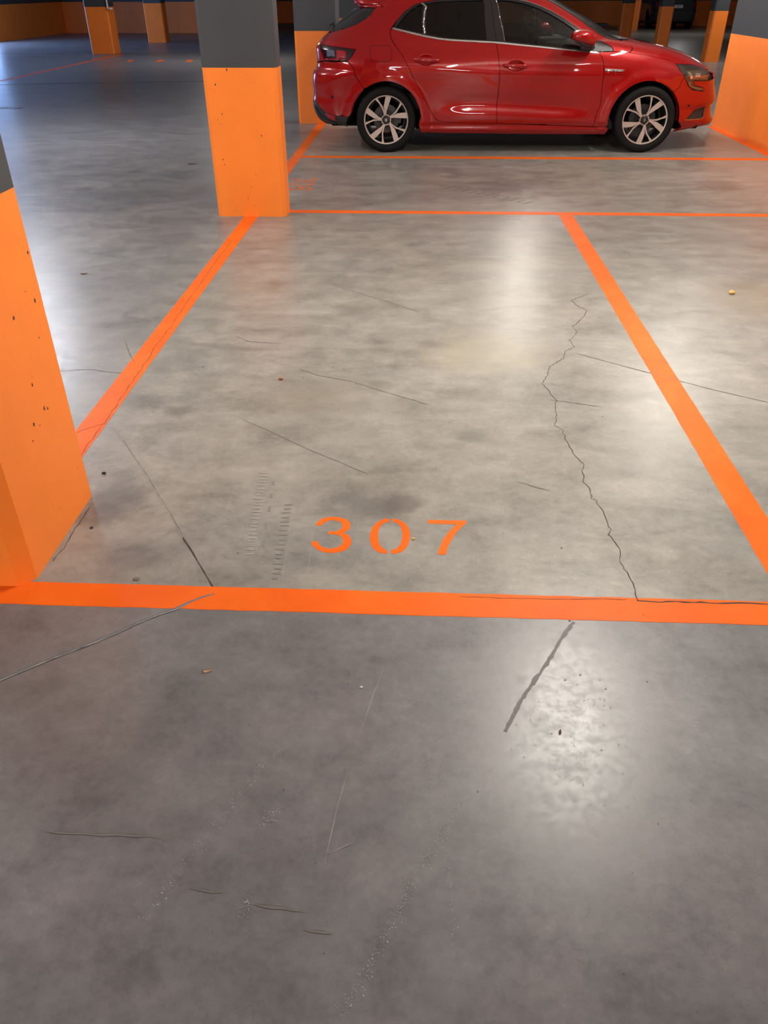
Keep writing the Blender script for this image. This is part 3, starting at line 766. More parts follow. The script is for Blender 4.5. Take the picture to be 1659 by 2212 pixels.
def patch_data(H, loop, holes=(), gap=0.0025, thick=0.012, off=0.0, step=0.02, raw=False):
    conv = (lambda L: [tuple(q) for q in L]) if raw else (lambda L: [H.uz(q) for q in L])
    outer = inset(dense(conv(loop), step * 0.7), gap, H.umax)
    hs = [inset(dense(conv(h), step * 0.7), -gap, H.umax) for h in holes]
    outer = [(u, min(max(z, 0.1), H.zt)) for u, z in outer]
    u0, u1 = min(p[0] for p in outer), max(p[0] for p in outer); z0, z1 = min(p[1] for p in outer), max(p[1] for p in outer)
    rows = []; z = z0 + step * 0.5
    while z < z1:
        rows.append(z)
        dz = step
        for _ in range(8):
            z2 = min(z + dz, H.zt)
            if max(abs(float(H.XF(z2) - H.XF(z))), abs(float(H.XR(z2) - H.XR(z))), 1.2 * abs(float(H.W(z2) - H.W(z)))) > step * 2.0 and dz > 0.0008: dz *= 0.5
            else: break
        z += dz
    G = []
    for i, zz in enumerate(rows):
        k = u0 + (0.5 * step if i % 2 else 0)
        us = np.arange(k, u1, step)
        G.append(np.stack([us, np.full(len(us), zz)], 1))
    G = np.concatenate(G) if G else np.zeros((0, 2))
    if len(G):
        m = inside(G, outer)
        for h in hs: m &= ~inside(G, h)
        G = G[m]
        B = np.array(outer + [p for h in hs for p in h])
        if len(G):
            keep = np.ones(len(G), bool)
            for s_ in range(0, len(G), 2000):
                g = G[s_:s_ + 2000]
                d = np.min((g[:, None, 0] - B[None, :, 0]) ** 2 + (g[:, None, 1] - B[None, :, 1]) ** 2, axis=1)
                keep[s_:s_ + 2000] = d > (step * 0.35) ** 2
            G = G[keep]
    V = [Vector(p) for p in outer]; E = [(i, (i + 1) % len(outer)) for i in range(len(outer))]
    for h in hs:
        b = len(V); V += [Vector(p) for p in h]; E += [(b + i, b + (i + 1) % len(h)) for i in range(len(h))]
    V += [Vector((float(a), float(b))) for a, b in G]
    ov, oe, of, *_ = delaunay_2d_cdt(V, E, [], 0, 1e-6)
    P = np.array([(v.x, v.y) for v in ov]); F = np.array([f for f in of if len(f) == 3])
    C = P[F].mean(1); m = inside(C, outer)
    for h in hs: m &= ~inside(C, h)
    F = F[m]
    used = np.unique(F); mp = -np.ones(len(P), int); mp[used] = np.arange(len(used)); P = P[used]; F = mp[F]
    p3 = H.full(P[:, 0], P[:, 1]); nn = H.normal(P[:, 0], P[:, 1])
    p3 = p3 + nn * off
    fn = np.cross(p3[F[:, 1]] - p3[F[:, 0]], p3[F[:, 2]] - p3[F[:, 0]])
    fl = np.einsum('ij,ij->i', fn, nn[F].mean(1)) < 0
    F[fl] = F[fl][:, ::-1]
    # boundary rim
    faces = [tuple(map(int, f)) for f in F]; nv = len(p3)
    norms = [[nn[i] for i in f] for f in faces]
    if thick > 0:
        ed = {}
        for f in faces:
            for a, b in ((f[0], f[1]), (f[1], f[2]), (f[2], f[0])): ed[(a, b)] = 1
        bd = [(a, b) for (a, b) in ed if (b, a) not in ed and not (P[a][0] < 1e-4 and P[b][0] < 1e-4) and not (P[a][0] > H.umax - 1e-4 and P[b][0] > H.umax - 1e-4)]
        idx = sorted(set(i for e in bd for i in e)); im = {v: nv + k for k, v in enumerate(idx)}
        ex = np.array([p3[i] - nn[i] * thick for i in idx]) if idx else np.zeros((0, 3))
        p3 = np.concatenate([p3, ex]) if len(ex) else p3
        for a, b in bd:
            f = (b, a, im[a], im[b]); faces.append(f)
            n_ = np.cross(p3[f[1]] - p3[f[0]], p3[f[2]] - p3[f[0]]); l = np.linalg.norm(n_); n_ = n_ / (l or 1)
            norms.append([n_] * 4)
    return p3, faces, norms

def panel(H, name, loop, mat, parent, holes=(), mirror='both', **kw):
    """mirror: 'both' joins left and right half; 'pair' makes two objects; 'right' only this side"""
    p3, faces, norms = patch_data(H, loop, holes, **kw)
    def mk(parts):
        vs_, fs_, ns_ = [], [], []
        for sgn in parts:
            b = len(vs_)
            vs_ += [(p[0], p[1] * sgn, p[2]) for p in p3]
            for f, n_ in zip(faces, norms):
                if sgn > 0: fs_.append(tuple(i + b for i in f)); ns_ += [tuple(q) for q in n_]
                else: fs_.append(tuple(i + b for i in f[::-1])); ns_ += [(q[0], -q[1], q[2]) for q in n_[::-1]]
        me = bpy.data.meshes.new(name); me.from_pydata(vs_, [], fs_)
        for p in me.polygons: p.use_smooth = True
        me.normals_split_custom_set(ns_)
        return link_mesh(name, me, mat, parent)
    if mirror == 'both': return [mk((1, -1))]
    if mirror == 'pair': return [mk((1,)), mk((-1,))]
    return [mk((1,))]

def band(H, line, w, up=True):
    """closed outline of a strip of width w along a polyline in (u, z)"""
    L = dense([H.uz(q) for q in line], 0.02, False); out = []
    for i, p in enumerate(L):
        a = L[max(0, i - 1)]; b = L[min(len(L) - 1, i + 1)]
        dx, dy = b[0] - a[0], b[1] - a[1]; l = math.hypot(dx, dy) or 1
        out.append((p[0] - dy / l * w, p[1] + dx / l * w))
    return L + out[::-1]

M_RED = car_paint('red_car_paint', (0.30, 0.0035, 0.0035), 0.22)
M_BLACKGLOSS = simple('gloss_black_trim', (0.012, 0.012, 0.014), 0.12, coat=0.5)
M_BLACK = simple('black_plastic', (0.018, 0.018, 0.020), 0.55)
M_MATTE = simple('matte_black_liner', (0.008, 0.008, 0.009), 0.9, spec=0.2)
M_RUBBER = simple('tyre_rubber', (0.006, 0.0058, 0.006), 0.75, spec=0.18)
M_CHROME = simple('chrome_trim', (0.66, 0.64, 0.62), 0.34, metal=1.0)
M_CHROMED = simple('dark_chrome_trim', (0.32, 0.29, 0.27), 0.25, metal=1.0)
M_GREYTRIM = simple('grey_trim', (0.10, 0.10, 0.10), 0.45)
M_ALLOY = simple('machined_alloy', (0.50, 0.43, 0.385), 0.38, metal=0.35)
M_ALLOYD = simple('dark_alloy', (0.014, 0.013, 0.013), 0.45, metal=0.2, coat=0.2)
M_DISC = simple('brake_disc', (0.07, 0.066, 0.062), 0.45, metal=0.6)
M_TAIL = simple('tail_light_lens', (0.018, 0.002, 0.005), 0.06, coat=1.0)
M_TAILR = simple('tail_light_red', (0.32, 0.006, 0.016), 0.12, coat=1.0)
M_TAILC = simple('tail_light_clear', (0.10, 0.10, 0.16), 0.10, coat=1.0)
M_HEAD = simple('headlight_lens', (0.030, 0.020, 0.016), 0.05, coat=1.0)
M_HEADB = simple('headlight_bowl', (0.20, 0.12, 0.07), 0.18, metal=0.6, coat=1.0)
M_HEADW = simple('headlight_reflector', (0.66, 0.56, 0.50), 0.15, metal=0.8)
M_INT = simple('grey_interior', (0.060, 0.058, 0.056), 0.8)
M_HEADLINER = simple('headliner', (0.26, 0.26, 0.25), 0.85)
M_GLASS = tinted_glass('front_window_glass', (0.42, 0.44, 0.43))
M_GLASSD = tinted_glass('privacy_glass', (0.02, 0.02, 0.024))
M_WHITE = simple('plate_white', (0.55, 0.55, 0.52), 0.5)

# ---- skin of the red hatchback
Wr = pchip([.10,.16,.22,.30,.45,.60,.70,.80,.88,.94,1.0,1.1,1.2,1.3,1.36,1.40,1.43,1.445,1.45],
           [.78,.82,.865,.885,.893,.903,.907,.897,.878,.855,.835,.795,.745,.69,.65,.605,.5,.3,0.02])
XFr = pchip([.10,.17,.20,.23,.27,.31,.40,.425,.445,.54,.61,.69,.715,.738,.771,.833,.884,.922,.954,.977,1.0,1.012,1.05,1.092,1.187,1.268,1.339,1.39,1.42,1.44,1.45],
            [3.20,3.36,3.45,3.525,3.535,3.505,3.485,3.505,3.515,3.490,3.465,3.445,3.42,3.38,3.33,3.21,3.08,2.95,2.80,2.66,2.52,2.41,2.31,2.24,2.06,1.88,1.72,1.5,1.3,1.05,.9])
XRr = pchip([.10,.20,.234,.26,.311,.361,.412,.45,.52,.62,.70,.735,.76,.80,.87,.925,.95,.975,1.0,1.04,1.087,1.142,1.205,1.254,1.292,1.318,1.345,1.37,1.40,1.43,1.445,1.45],
            [-.55,-.62,-.68,-.73,-.77,-.79,-.80,-.80,-.79,-.795,-.785,-.765,-.742,-.738,-.742,-.745,-.735,-.71,-.69,-.64,-.58,-.52,-.43,-.36,-.305,-.345,-.345,-.26,-.1,.2,.5,.9])
RW, FW = (0.0, 0.305), (2.643, 0.305)
POCK = [(1.295, 0.797), (0.396, 0.850)]
def disp_red(x, z):
    d = np.zeros_like(np.asarray(x, float) + np.asarray(z, float))
    for cx, cz in (RW, FW):           # rolled wheel-arch lips
        r = np.hypot(x - cx, z - cz)
        d = d + 0.016 * (1 - sstep(0.37, 0.475, r))
    # scooped lower doors with a forward-facing wedge below
    zc = 0.45 - 0.050 * sstep(0.9, 2.2, x)
    wx = sstep(0.42, 0.85, x) * (1 - sstep(1.75, 2.22, x))
    d = d - 0.016 * wx * np.exp(-((z - zc - 0.03) / 0.075) ** 2) * np.where(z > zc, 1, 1)
    d = d + 0.009 * wx * sstep(zc, zc - 0.10, z) * (1 - sstep(0.33, 0.27, z))
    d = d - 0.010 * sstep(0.285, 0.262, z) * sstep(0.28, 0.5, x)
    d = d + 0.012 * sstep(0.25, 0.22, z) * sstep(0.28, 0.5, x) * (1 - sstep(2.7, 2.8, x))
    # shoulder over the rear wheel
    d = d + 0.014 * np.exp(-((z - 0.80) / 0.09) ** 2) * (1 - sstep(0.35, 1.1, x)) * sstep(-0.75, -0.3, x)
    # soft crease along the flank
    d = d + 0.003 * np.exp(-((z - 0.745 + 0.03 * (x - 1)) / 0.04) ** 2) * sstep(0.2, 0.6, x) * (1 - sstep(2.2, 2.6, x))
    for px, pz in POCK:
        q = ((x - px) / 0.085) ** 2 + ((z - pz) / 0.050) ** 2
        d = d - 0.024 * np.clip(1 - q, 0, 1) ** 1.25
    # pocket under the tail light and cut of the rear bumper
    q = ((x + 0.66) / 0.17) ** 2 + ((z - 0.78) / 0.062) ** 2
    d = d - 0.018 * np.clip(1 - q, 0, 1)
    d = d + 0.010 * sstep(0.745, 0.715, z) * sstep(-0.45, -0.6, x)
    q = ((x + 0.70) / 0.16) ** 2 + ((z - 0.485) / 0.05) ** 2
    d = d - 0.010 * np.clip(1 - q, 0, 1)
    # front wing hollow
    d = d - 0.006 * np.exp(-((x - 2.35) / 0.28) ** 2 - ((z - 0.68) / 0.07) ** 2)
    return d
HR = Hull(Wr, XFr, XRr, 1.15, 4.3, 5.0, disp_red); HR.zt = 1.4495

def arc(c, r, a0, a1, n=26):
    return [(c[0] + r * math.cos(R(a0 + (a1 - a0) * i / n)), c[1] + r * math.sin(R(a0 + (a1 - a0) * i / n))) for i in range(n + 1)]
RA = 0.358
ARCH_R = [(-0.402, 0.236)] + arc((0.0, 0.305), RA, 176, 6)[0:] + [(0.360, 0.188)]           # rear opening, back to front
ARCH_F = [(2.277, 0.170)] + arc((2.640, 0.305), RA, 172, -1) + [(3.012, 0.178)]             # front opening, back to front
BLK_R = [(-0.393, 0.331), (-0.529, 0.337), (-0.643, 0.362), (-0.69, 0.401), (-0.737, 0.45)]
HOODCUT = [(2.408, 0.904), (2.556, 0.886), (2.704, 0.860), (2.832, 0.837), (2.900, 0.806)]
HEAD_TOP = [(2.900, 0.806), (3.09, 0.792), (3.20, 0.768), (3.262, 0.742)]
HEAD_LOW = [(3.285, 0.645), (3.117, 0.654), (3.138, 0.612), (3.252, 0.585), (3.260, 0.558), (3.193, 0.560), (3.115, 0.574), (3.064, 0.612), (3.005, 0.687), (2.952, 0.742), (2.900, 0.806)]
HEAD = HEAD_TOP + HEAD_LOW[:-1]
FOG = [(3.117, 0.296), (3.214, 0.405), (3.31, 0.429), (3.345, 0.425), (3.325, 0.310), (3.29, 0.296)]
APT = [(2.408, 0.904), (2.335, 1.003), (2.207, 1.020), (2.121, 1.052), (2.014, 1.113), (1.907, 1.178), (1.802, 1.234), (1.697, 1.289), (1.560, 1.345), (1.45, 1.372)]
TAIL = [(-0.662, 0.967), (-0.561, 0.956), (-0.435, 0.947), (-0.304, 0.935), (-0.331, 0.889), (-0.384, 0.835), (-0.511, 0.826), (-0.627, 0.827), (-0.650, 0.889)]
RG = [(-0.11, 1.277), (-0.152, 1.222), (-0.215, 1.179), (-0.298, 1.140), (-0.392, 1.110), (-0.476, 1.088), (-0.560, 1.070)]
DLR = [(0.037, 1.095), (0.040, 1.055), (0.053, 1.021), (0.100, 0.960), (0.153, 0.898), (0.207, 0.808), (0.261, 0.716), (0.316, 0.632), (0.383, 0.518), (0.440, 0.421), (0.498, 0.333), (0.520, 0.312), (0.553, 0.300), (0.62, 0.291), (0.794, 0.285)]
DLM = [(1.084, 0.998), (1.109, 0.905), (1.128, 0.780), (1.136, 0.651), (1.133, 0.537), (1.128, 0.431), (1.141, 0.343), (1.135, 0.280)]
DLF = [(2.083, 0.912), (2.105, 0.90), (2.128, 0.88), (2.158, 0.797), (2.170, 0.687), (2.177, 0.537), (2.162, 0.401), (2.145, 0.303), (2.137, 0.245)]
BELT = [(0.068, 1.116), (0.225, 1.083), (0.382, 1.052), (0.539, 1.028), (0.666, 1.018), (1.084, 0.998), (1.503, 0.962), (1.818, 0.933), (2.083, 0.912), (2.246, 0.918)]
DLO_UP = [(2.246, 0.918), (2.061, 1.024), (1.890, 1.107), (1.826, 1.142), (1.741, 1.190), (1.626, 1.246), (1.510, 1.289), (1.386, 1.324), (1.240, 1.350), (0.867, 1.358), (0.62, 1.352), (0.481, 1.341), (0.357, 1.325), (0.253, 1.293), (0.181, 1.250), (0.119, 1.189), (0.068, 1.116)]
DLO = BELT + DLO_UP[1:-1]
QG = [(0.099, 1.120), (0.130, 1.160), (0.181, 1.214), (0.243, 1.264), (0.300, 1.294), (0.336, 1.306), (0.362, 1.070), (0.235, 1.094)]
RDG = [(0.378, 1.312), (0.50, 1.326), (0.70, 1.336), (0.945, 1.340), (0.990, 1.016), (0.666, 1.030), (0.539, 1.040), (0.402, 1.064)]
FDG = [(1.088, 1.338), (1.235, 1.332), (1.37, 1.308), (1.50, 1.270), (1.610, 1.226), (1.740, 1.164), (1.817, 1.120), (1.90, 1.070), (2.000, 1.005), (2.050, 0.938), (1.953, 0.940), (1.503, 0.976), (1.178, 1.006)]

def rounded(pts, k=2):
    """cut the corners of a closed loop (Chaikin)"""
    for _ in range(k):
        o = []
        for a, b in zip(pts, pts[1:] + pts[:1]):
            o += [(a[0] * .75 + b[0] * .25, a[1] * .75 + b[1] * .25), (a[0] * .25 + b[0] * .75, a[1] * .25 + b[1] * .75)]
        pts = o
    return pts

def inner_loop(pts, d):
    cx = sum(p[0] for p in pts) / len(pts); cz = sum(p[1] for p in pts) / len(pts)
    return [(p[0] - d * (1 if p[0] > cx else -1) * min(1, abs(p[0] - cx) / 0.06), p[1] - d * (1 if p[1] > cz else -1) * min(1, abs(p[1] - cz) / 0.04)) for p in pts]

def make_wheel(parent, cx, cy_out, cz, side, rot=0.0):
    """alloy wheel, outer face at y = cy_out on the side given (-1 right, +1 left)"""
    s = side
    def Y(d): return cy_out - s * d           # d = depth inwards from the tyre's outer face
    bm = bmesh.new(); cen = (cx, 0, cz)
    # barrel, dark spoke bodies and hub
    add_lathe(bm, [(0.226, Y(0.010)), (0.214, Y(0.022)), (0.205, Y(0.05)), (0.200, Y(0.19)), (0.185, Y(0.19)), (0.182, Y(0.185))], 'y', 72, cen, 1)
    def blade(poly, d0, d1, mi):
        vv0, vv1 = [], []
        for r, a in poly:
            t = R(a); x = cx + r * math.cos(t); z = cz + r * math.sin(t)
            bow = 0.018 * (1 - min(1.0, r / 0.21)) * 0.6
            vv0.append(bm.verts.new((x, Y(d0 + bow), z))); vv1.append(bm.verts.new((x, Y(d1 + bow), z)))
        f = bm.faces.new(vv0); f.material_index = mi
        n_ = len(poly)
        for i in range(n_):
            g = bm.faces.new((vv0[i], vv0[(i + 1) % n_], vv1[(i + 1) % n_], vv1[i])); g.material_index = 1
    k = 0.222 / 415.0
    for j in range(5):
        a = rot + 72 * j
        thick = [(80, 107), (150, 102.5), (233, 101), (330, 94.5), (424, 90), (424, 76), (330, 77.5), (284, 78.5), (205, 82), (150, 87), (90, 90)]
        thin = [(80, 119), (150, 111.5), (240, 112), (330, 116.5), (424, 121), (424, 114.2), (330, 111.8), (240, 105.5), (150, 103.5), (80, 107.5)]
        for poly in (thick, thin):
            blade([(r * k, q - 83 + 83 + a) for r, q in poly], 0.014, 0.045, 0)
        # rib that joins the thin spoke round the wheel-bolt pocket
        rib = [(84, 44 + 0), (96, 56), (96, 80), (84, 92), (76, 92), (72, 68), (76, 44)]
        blade([(r * k, q + a) for r, q in rib], 0.018, 0.05, 0)
        blade([(r * k, q + a) for r, q in [(74, 40), (140, 44), (140, 49), (92, 58), (92, 78), (140, 86), (140, 92), (74, 96)]], 0.026, 0.055, 1)
    add_lathe(bm, [(0.232, Y(0.012)), (0.227, Y(0.007)), (0.218, Y(0.009)), (0.215, Y(0.018))], 'y', 72, cen, 0)
    add_lathe(bm, [(0.0001, Y(0.022)), (0.036, Y(0.022)), (0.044, Y(0.030)), (0.044, Y(0.08))], 'y', 40, cen, 1)
    for j in range(5):
        t = R(rot + 72 * j + 68); add_lathe(bm, [(0.0001, Y(0.050)), (0.010, Y(0.050)), (0.010, Y(0.10))], 'y', 12, (cx + 0.057 * math.cos(t), 0, cz + 0.057 * math.sin(t)), 1)
    add_lathe(bm, [(0.0001, Y(0.09)), (0.085, Y(0.09)), (0.085, Y(0.12))], 'y', 40, cen, 1)
    bmesh.ops.recalc_face_normals(bm, faces=bm.faces[:])
    w = obj('wheel', bm, [M_ALLOY, M_ALLOYD], parent, False)
    for p in w.data.polygons: p.use_smooth = False
    # tyre
    bm = bmesh.new()
    prof = [(0.222, 0.012), (0.236, 0.004), (0.262, -0.004), (0.285, -0.002), (0.300, 0.010), (0.3065, 0.024), (0.3075, 0.035), (0.3075, 0.058), (0.302, 0.060), (0.302, 0.066), (0.3085, 0.068),
            (0.3085, 0.098), (0.302, 0.100), (0.302, 0.106), (0.3085, 0.108), (0.3075, 0.14), (0.302, 0.142), (0.302, 0.148), (0.3075, 0.150), (0.3065, 0.176), (0.300, 0.190), (0.27, 0.204), (0.215, 0.196)]
    add_lathe(bm, [(r, Y(d)) for r, d in prof], 'y', 96, cen)
    bmesh.ops.recalc_face_normals(bm, faces=bm.faces[:])
    obj('tire', bm, M_RUBBER, w, True)
    bm = bmesh.new(); add_lathe(bm, [(0.0001, Y(0.014)), (0.026, Y(0.015)), (0.030, Y(0.019)), (0.031, Y(0.03))], 'y', 32, cen, 0)
    dd = 0.0125
    for q in ((1.0, 0.0), (0.45, 0.0)):       # upright diamond badge
        pass
    o4 = [(0, 0.017), (0.011, 0), (0, -0.017), (-0.011, 0)]; i4 = [(0, 0.009), (0.005, 0), (0, -0.009), (-0.005, 0)]
    for i in range(4):
        j = (i + 1) % 4
        q = [bm.verts.new((cx + p[0], Y(dd), cz + p[1])) for p in (o4[i], o4[j], i4[j], i4[i])]
        f = bm.faces.new(q); f.material_index = 1
    obj('hub_cap', bm, [M_ALLOYD, M_CHROME], w, False)
    bm = bmesh.new(); add_lathe(bm, [(0.07, Y(0.125)), (0.135, Y(0.125)), (0.135, Y(0.148)), (0.07, Y(0.148))], 'y', 48, cen, 0, True)
    bmesh.ops.recalc_face_normals(bm, faces=bm.faces[:])
    obj('brake_disc', bm, M_DISC, w, False)
    bm = bmesh.new()
    for a0 in ((200, 250) if cx > 1 else (-20, 25),):
        pts = [(0.085, a0[0]), (0.155, a0[0] + 4), (0.160, (a0[0] + a0[1]) / 2), (0.155, a0[1] - 4), (0.085, a0[1]), (0.08, (a0[0] + a0[1]) / 2)]
        P0 = [bm.verts.new((cx + r * math.cos(R(a)), Y(0.105), cz + r * math.sin(R(a)))) for r, a in pts]
        P1 = [bm.verts.new((cx + r * math.cos(R(a)), Y(0.17), cz + r * math.sin(R(a)))) for r, a in pts]
        bm.faces.new(P0); bm.faces.new(P1[::-1])
        for i in range(6): bm.faces.new((P0[i], P0[(i + 1) % 6], P1[(i + 1) % 6], P1[i]))
    bmesh.ops.recalc_face_normals(bm, faces=bm.faces[:])
    obj('brake_caliper', bm, M_DISC, w, False)
    return w

def loft(bm, secs, n=20, mi=0, e=2.6):
    """sections (x, y0, y1, z0, z1): rounded rectangles along x, closed at the ends"""
    rings = []
    for x, y0, y1, z0, z1 in secs:
        r = []
        for k in range(n):
            t = 2 * math.pi * k / n; c, s_ = math.cos(t), math.sin(t)
            a = math.copysign(abs(c) ** (2 / e), c); b = math.copysign(abs(s_) ** (2 / e), s_)
            r.append(bm.verts.new((x, (y0 + y1) / 2 + a * (y1 - y0) / 2, (z0 + z1) / 2 + b * (z1 - z0) / 2)))
        rings.append(r)
    for a, b in zip(rings, rings[1:]):
        for k in range(n):
            f = bm.faces.new((a[k], a[(k + 1) % n], b[(k + 1) % n], b[k])); f.material_index = mi
    bm.faces.new(rings[0][::-1]).material_index = mi; bm.faces.new(rings[-1]).material_index = mi

def red_car(loc, rz):
    H = HR
    car = empty('car', loc, rz)
    tag(car, 'shiny red five-door hatchback parked sideways beyond the empty bay', 'car')
    CT_F, CT_R = 'f', 'r'
    # --- unseen dark inner skin so that shut lines and arches read dark
    cabin = [('f', 0, .18), (3.012, .178)] + ARCH_F[::-1][1:] + [(1.2, .178), ARCH_R[-1]] + ARCH_R[::-1][1:] + [('r', 0, .21), ('r', 0, 1.03), (-0.62, 1.03), (-0.50, 1.07), (-0.30, 1.11), (-0.12, 1.20), (0.0, 1.30), (0.12, 1.39), (0.5, 1.43), (1.2, 1.43), (1.45, 1.38)] + \
        [(1.50, 1.36), (1.58, 1.325), (1.72, 1.265), (1.90, 1.170), (2.10, 1.052), (2.28, 1.008)] + [('f', 0.0, 1.004)]
    panel(H, 'inner_shell', cabin, M_MATTE, car, [QG, RDG, FDG], off=-0.026, thick=0, gap=0, step=0.05)
    # --- painted panels
    side_out = [(2.408, 0.904), (2.246, 0.912), (2.20, 0.75), (2.20, 0.45), (2.17, 0.245), (2.277, 0.242)] + ARCH_F[:1] + [(1.37, 0.174), (0.706, 0.180)] + ARCH_R[::-1]
    # quarter, roof rail and A-pillar in one frame
    QUARTER = [(-0.226, 0.628), (-0.363, 0.817), (-0.384, 0.835)]
    arc_r_up = [p for p in ARCH_R if p[0] > -0.226][0:]
    frame = APT + [(1.2, 1.385), (0.5, 1.385), (0.0, 1.37), (-0.06, 1.335), (-0.11, 1.277)] + RG[1:] + [(-0.665, 1.00), (-0.668, 0.967)] + TAIL[1:4] + [(-0.331, 0.889), (-0.384, 0.835), (-0.363, 0.817), (-0.226, 0.600)] + arc_r_up + [(0.706, 0.181), (1.37, 0.174), (2.277, 0.168), (2.28, 0.243), (2.137, 0.243)] + DLF[::-1][1:] + [(2.105, 0.90), (2.246, 0.910)]
    doors_r = DLR + [(1.135, 0.280)] + DLM[::-1][1:] + BELT[:6][::-1][1:]
    doors_f = DLM + [(1.685, 0.260), (2.137, 0.245)] + DLF[::-1][1:] + BELT[5:9][::-1][1:-1]
    # the doors are holes in the frame, as are the windows
    hole_door = DLR + [(1.135, 0.280), (1.685, 0.260), (2.136, 0.2435)]
    hole = DLR + [(1.135, 0.280), (1.685, 0.260)] + DLF[::-1] + [(2.246, 0.914)] + DLO_UP[1:]
    # outer outline runs along the same front edge as the door, so cut once as one outline
    frame = APT + [(1.2, 1.385), (0.5, 1.385), (0.0, 1.37), (-0.06, 1.335), (-0.11, 1.277)] + RG[1:] + [(-0.665, 1.00), (-0.668, 0.967)] + TAIL[1:4] + [(-0.331, 0.889), (-0.384, 0.835), (-0.363, 0.817), (-0.226, 0.600)] + arc_r_up + [(0.706, 0.181), (1.37, 0.174), (2.277, 0.168), (2.28, 0.243), (2.137, 0.243)] + \
        [(1.685, 0.258), (1.135, 0.278)] + DLR[::-1] + DLO_UP[::-1][1:]
    panel(H, 'body_side', frame, M_RED, car, mirror='pair', gap=0.0018)
    panel(H, 'rear_door', doors_r, M_RED, car, mirror='pair', step=0.011)
    RD = [o_ for o_ in car.children if o_.name.startswith('rear_door')]
    panel(H, 'front_door', doors_f, M_RED, car, mirror='pair', step=0.011)
    FD = [o_ for o_ in car.children if o_.name.startswith('front_door')]
    fender = DLF[::-1] + [(2.246, 0.914), (2.408, 0.904)] + HOODCUT[1:] + HEAD_LOW[::-1][1:3] + [(2.988, 0.668), (2.971, 0.603), (2.897, 0.553)] + [p for p in ARCH_F[::-1] if p[0] < 2.897 and p[1] > 0.2] + [(2.272, 0.243)]
    panel(H, 'front_fender', fender, M_RED, car, mirror='pair')
    fb = [(2.988, 0.668), (3.005, 0.687)] + HEAD_LOW[:8][::-1] + [('f', 0.45, 0.665), ('f', 0.42, 0.70), ('f', 0, 0.70), ('f', 0, 0.21), (3.361, 0.225), (3.237, 0.215), (3.128, 0.195), (3.012, 0.178)] + [p for p in ARCH_F[::-1] if p[0] > 2.897 and p[1] < 0.553][1:] + [(2.897, 0.553), (2.971, 0.603)]
    grille = [('f', 0, 0.665), ('f', 0.40, 0.665), ('f', 0.46, 0.60), ('f', 0.36, 0.50), ('f', 0, 0.48)]
    intake = [('f', 0, 0.42), ('f', 0.42, 0.42), ('f', 0.34, 0.28), ('f', 0, 0.28)]
    panel(H, 'front_bumper', fb, M_RED, car, [FOG], step=0.022)
    panel(H, 'front_grille', grille, M_BLACKGLOSS, car, off=0.004)
    panel(H, 'lower_intake', intake, M_BLACK, car, off=0.004)
    hood = [('f', 0, 0.738), ('f', 0.40, 0.735), (3.262, 0.742)] + HEAD_TOP[::-1][1:] + HOODCUT[::-1][1:] + [(2.335, 1.001), ('f', 0.60, 1.008), ('f', 0, 1.008)]
    panel(H, 'hood', hood, M_RED, car, gap=0.002)
    roof = [('f', 0, 1.385), (1.45, 1.385), (1.2, 1.387), (0.5, 1.387), (0.0, 1.372), ('r', 0.0, 1.372)]
    roof = [('f', 0, 1.375), (1.44, 1.376), (1.2, 1.388), (0.5, 1.388), (0.0, 1.373), ('r', 0, 1.373), ('r', 0, 1.449), ('f', 0, 1.449)]
    panel(H, 'roof', roof, M_RED, car, gap=0, thick=0, step=0.03)
    panel(H, 'windshield', APT[2:] + [('f', 0, 1.372), ('f', 0, 1.012), ('f', 0.6, 1.012)], M_GLASS, car, off=-0.004, thick=0.006, gap=0.003)
    panel(H, 'windshield_seal', band(H, APT[1:], 0.020), M_BLACK, car, mirror='pair', off=0.004, thick=0.01, gap=0, raw=True)
    # rear end
    spoiler = [(-0.06, 1.335), (0.0, 1.372), ('r', 0, 1.372), ('r', 0, 1.302), (-0.11, 1.279)]
    panel(H, 'rear_spoiler', spoiler, M_RED, car, gap=0, thick=0, step=0.012)
    panel(H, 'rear_window', RG + [('r', 0, 1.07), ('r', 0, 1.300)], M_BLACKGLOSS, car, gap=0.002, off=-0.002)
    gate = [(-0.665, 0.998), (-0.668, 0.967), (-0.650, 0.889), (-0.627, 0.827), ('r', 0.45, 0.80), ('r', 0.40, 0.765), ('r', 0, 0.765), ('r', 0, 1.066), (-0.565, 1.066)]
    panel(H, 'tailgate', gate, M_RED, car)
    rb = [(-0.384, 0.832), (-0.511, 0.823), (-0.627, 0.824), ('r', 0.45, 0.79), ('r', 0.40, 0.757), ('r', 0, 0.757), ('r', 0, 0.46)] + BLK_R[::-1] + [p for p in ARCH_R if p[0] < -0.226 and p[1] > 0.331] + [(-0.226, 0.600), (-0.363, 0.815)]
    panel(H, 'rear_bumper', rb, M_RED, car, step=0.015)
    val = BLK_R + [('r', 0, 0.452), ('r', 0, 0.215), (-0.66, 0.235), (-0.533, 0.250), (-0.402, 0.236)]
    panel(H, 'rear_valance', val, M_BLACK, car, gap=0.001)
    refl = [(-0.640, 0.356), (-0.535, 0.335), (-0.532, 0.290), (-0.586, 0.303), (-0.62, 0.33)]
    panel(H, 'rear_reflector', refl, M_TAILR, car, mirror='pair', off=0.004, gap=0)
    panel(H, 'valance_trim', band(H, [(-0.745, 0.41), (-0.70, 0.345), (-0.65, 0.305), (-0.60, 0.283), (-0.53, 0.276)], 0.020), M_BLACKGLOSS, car, mirror='pair', off=0.010, gap=0, raw=True, step=0.012)
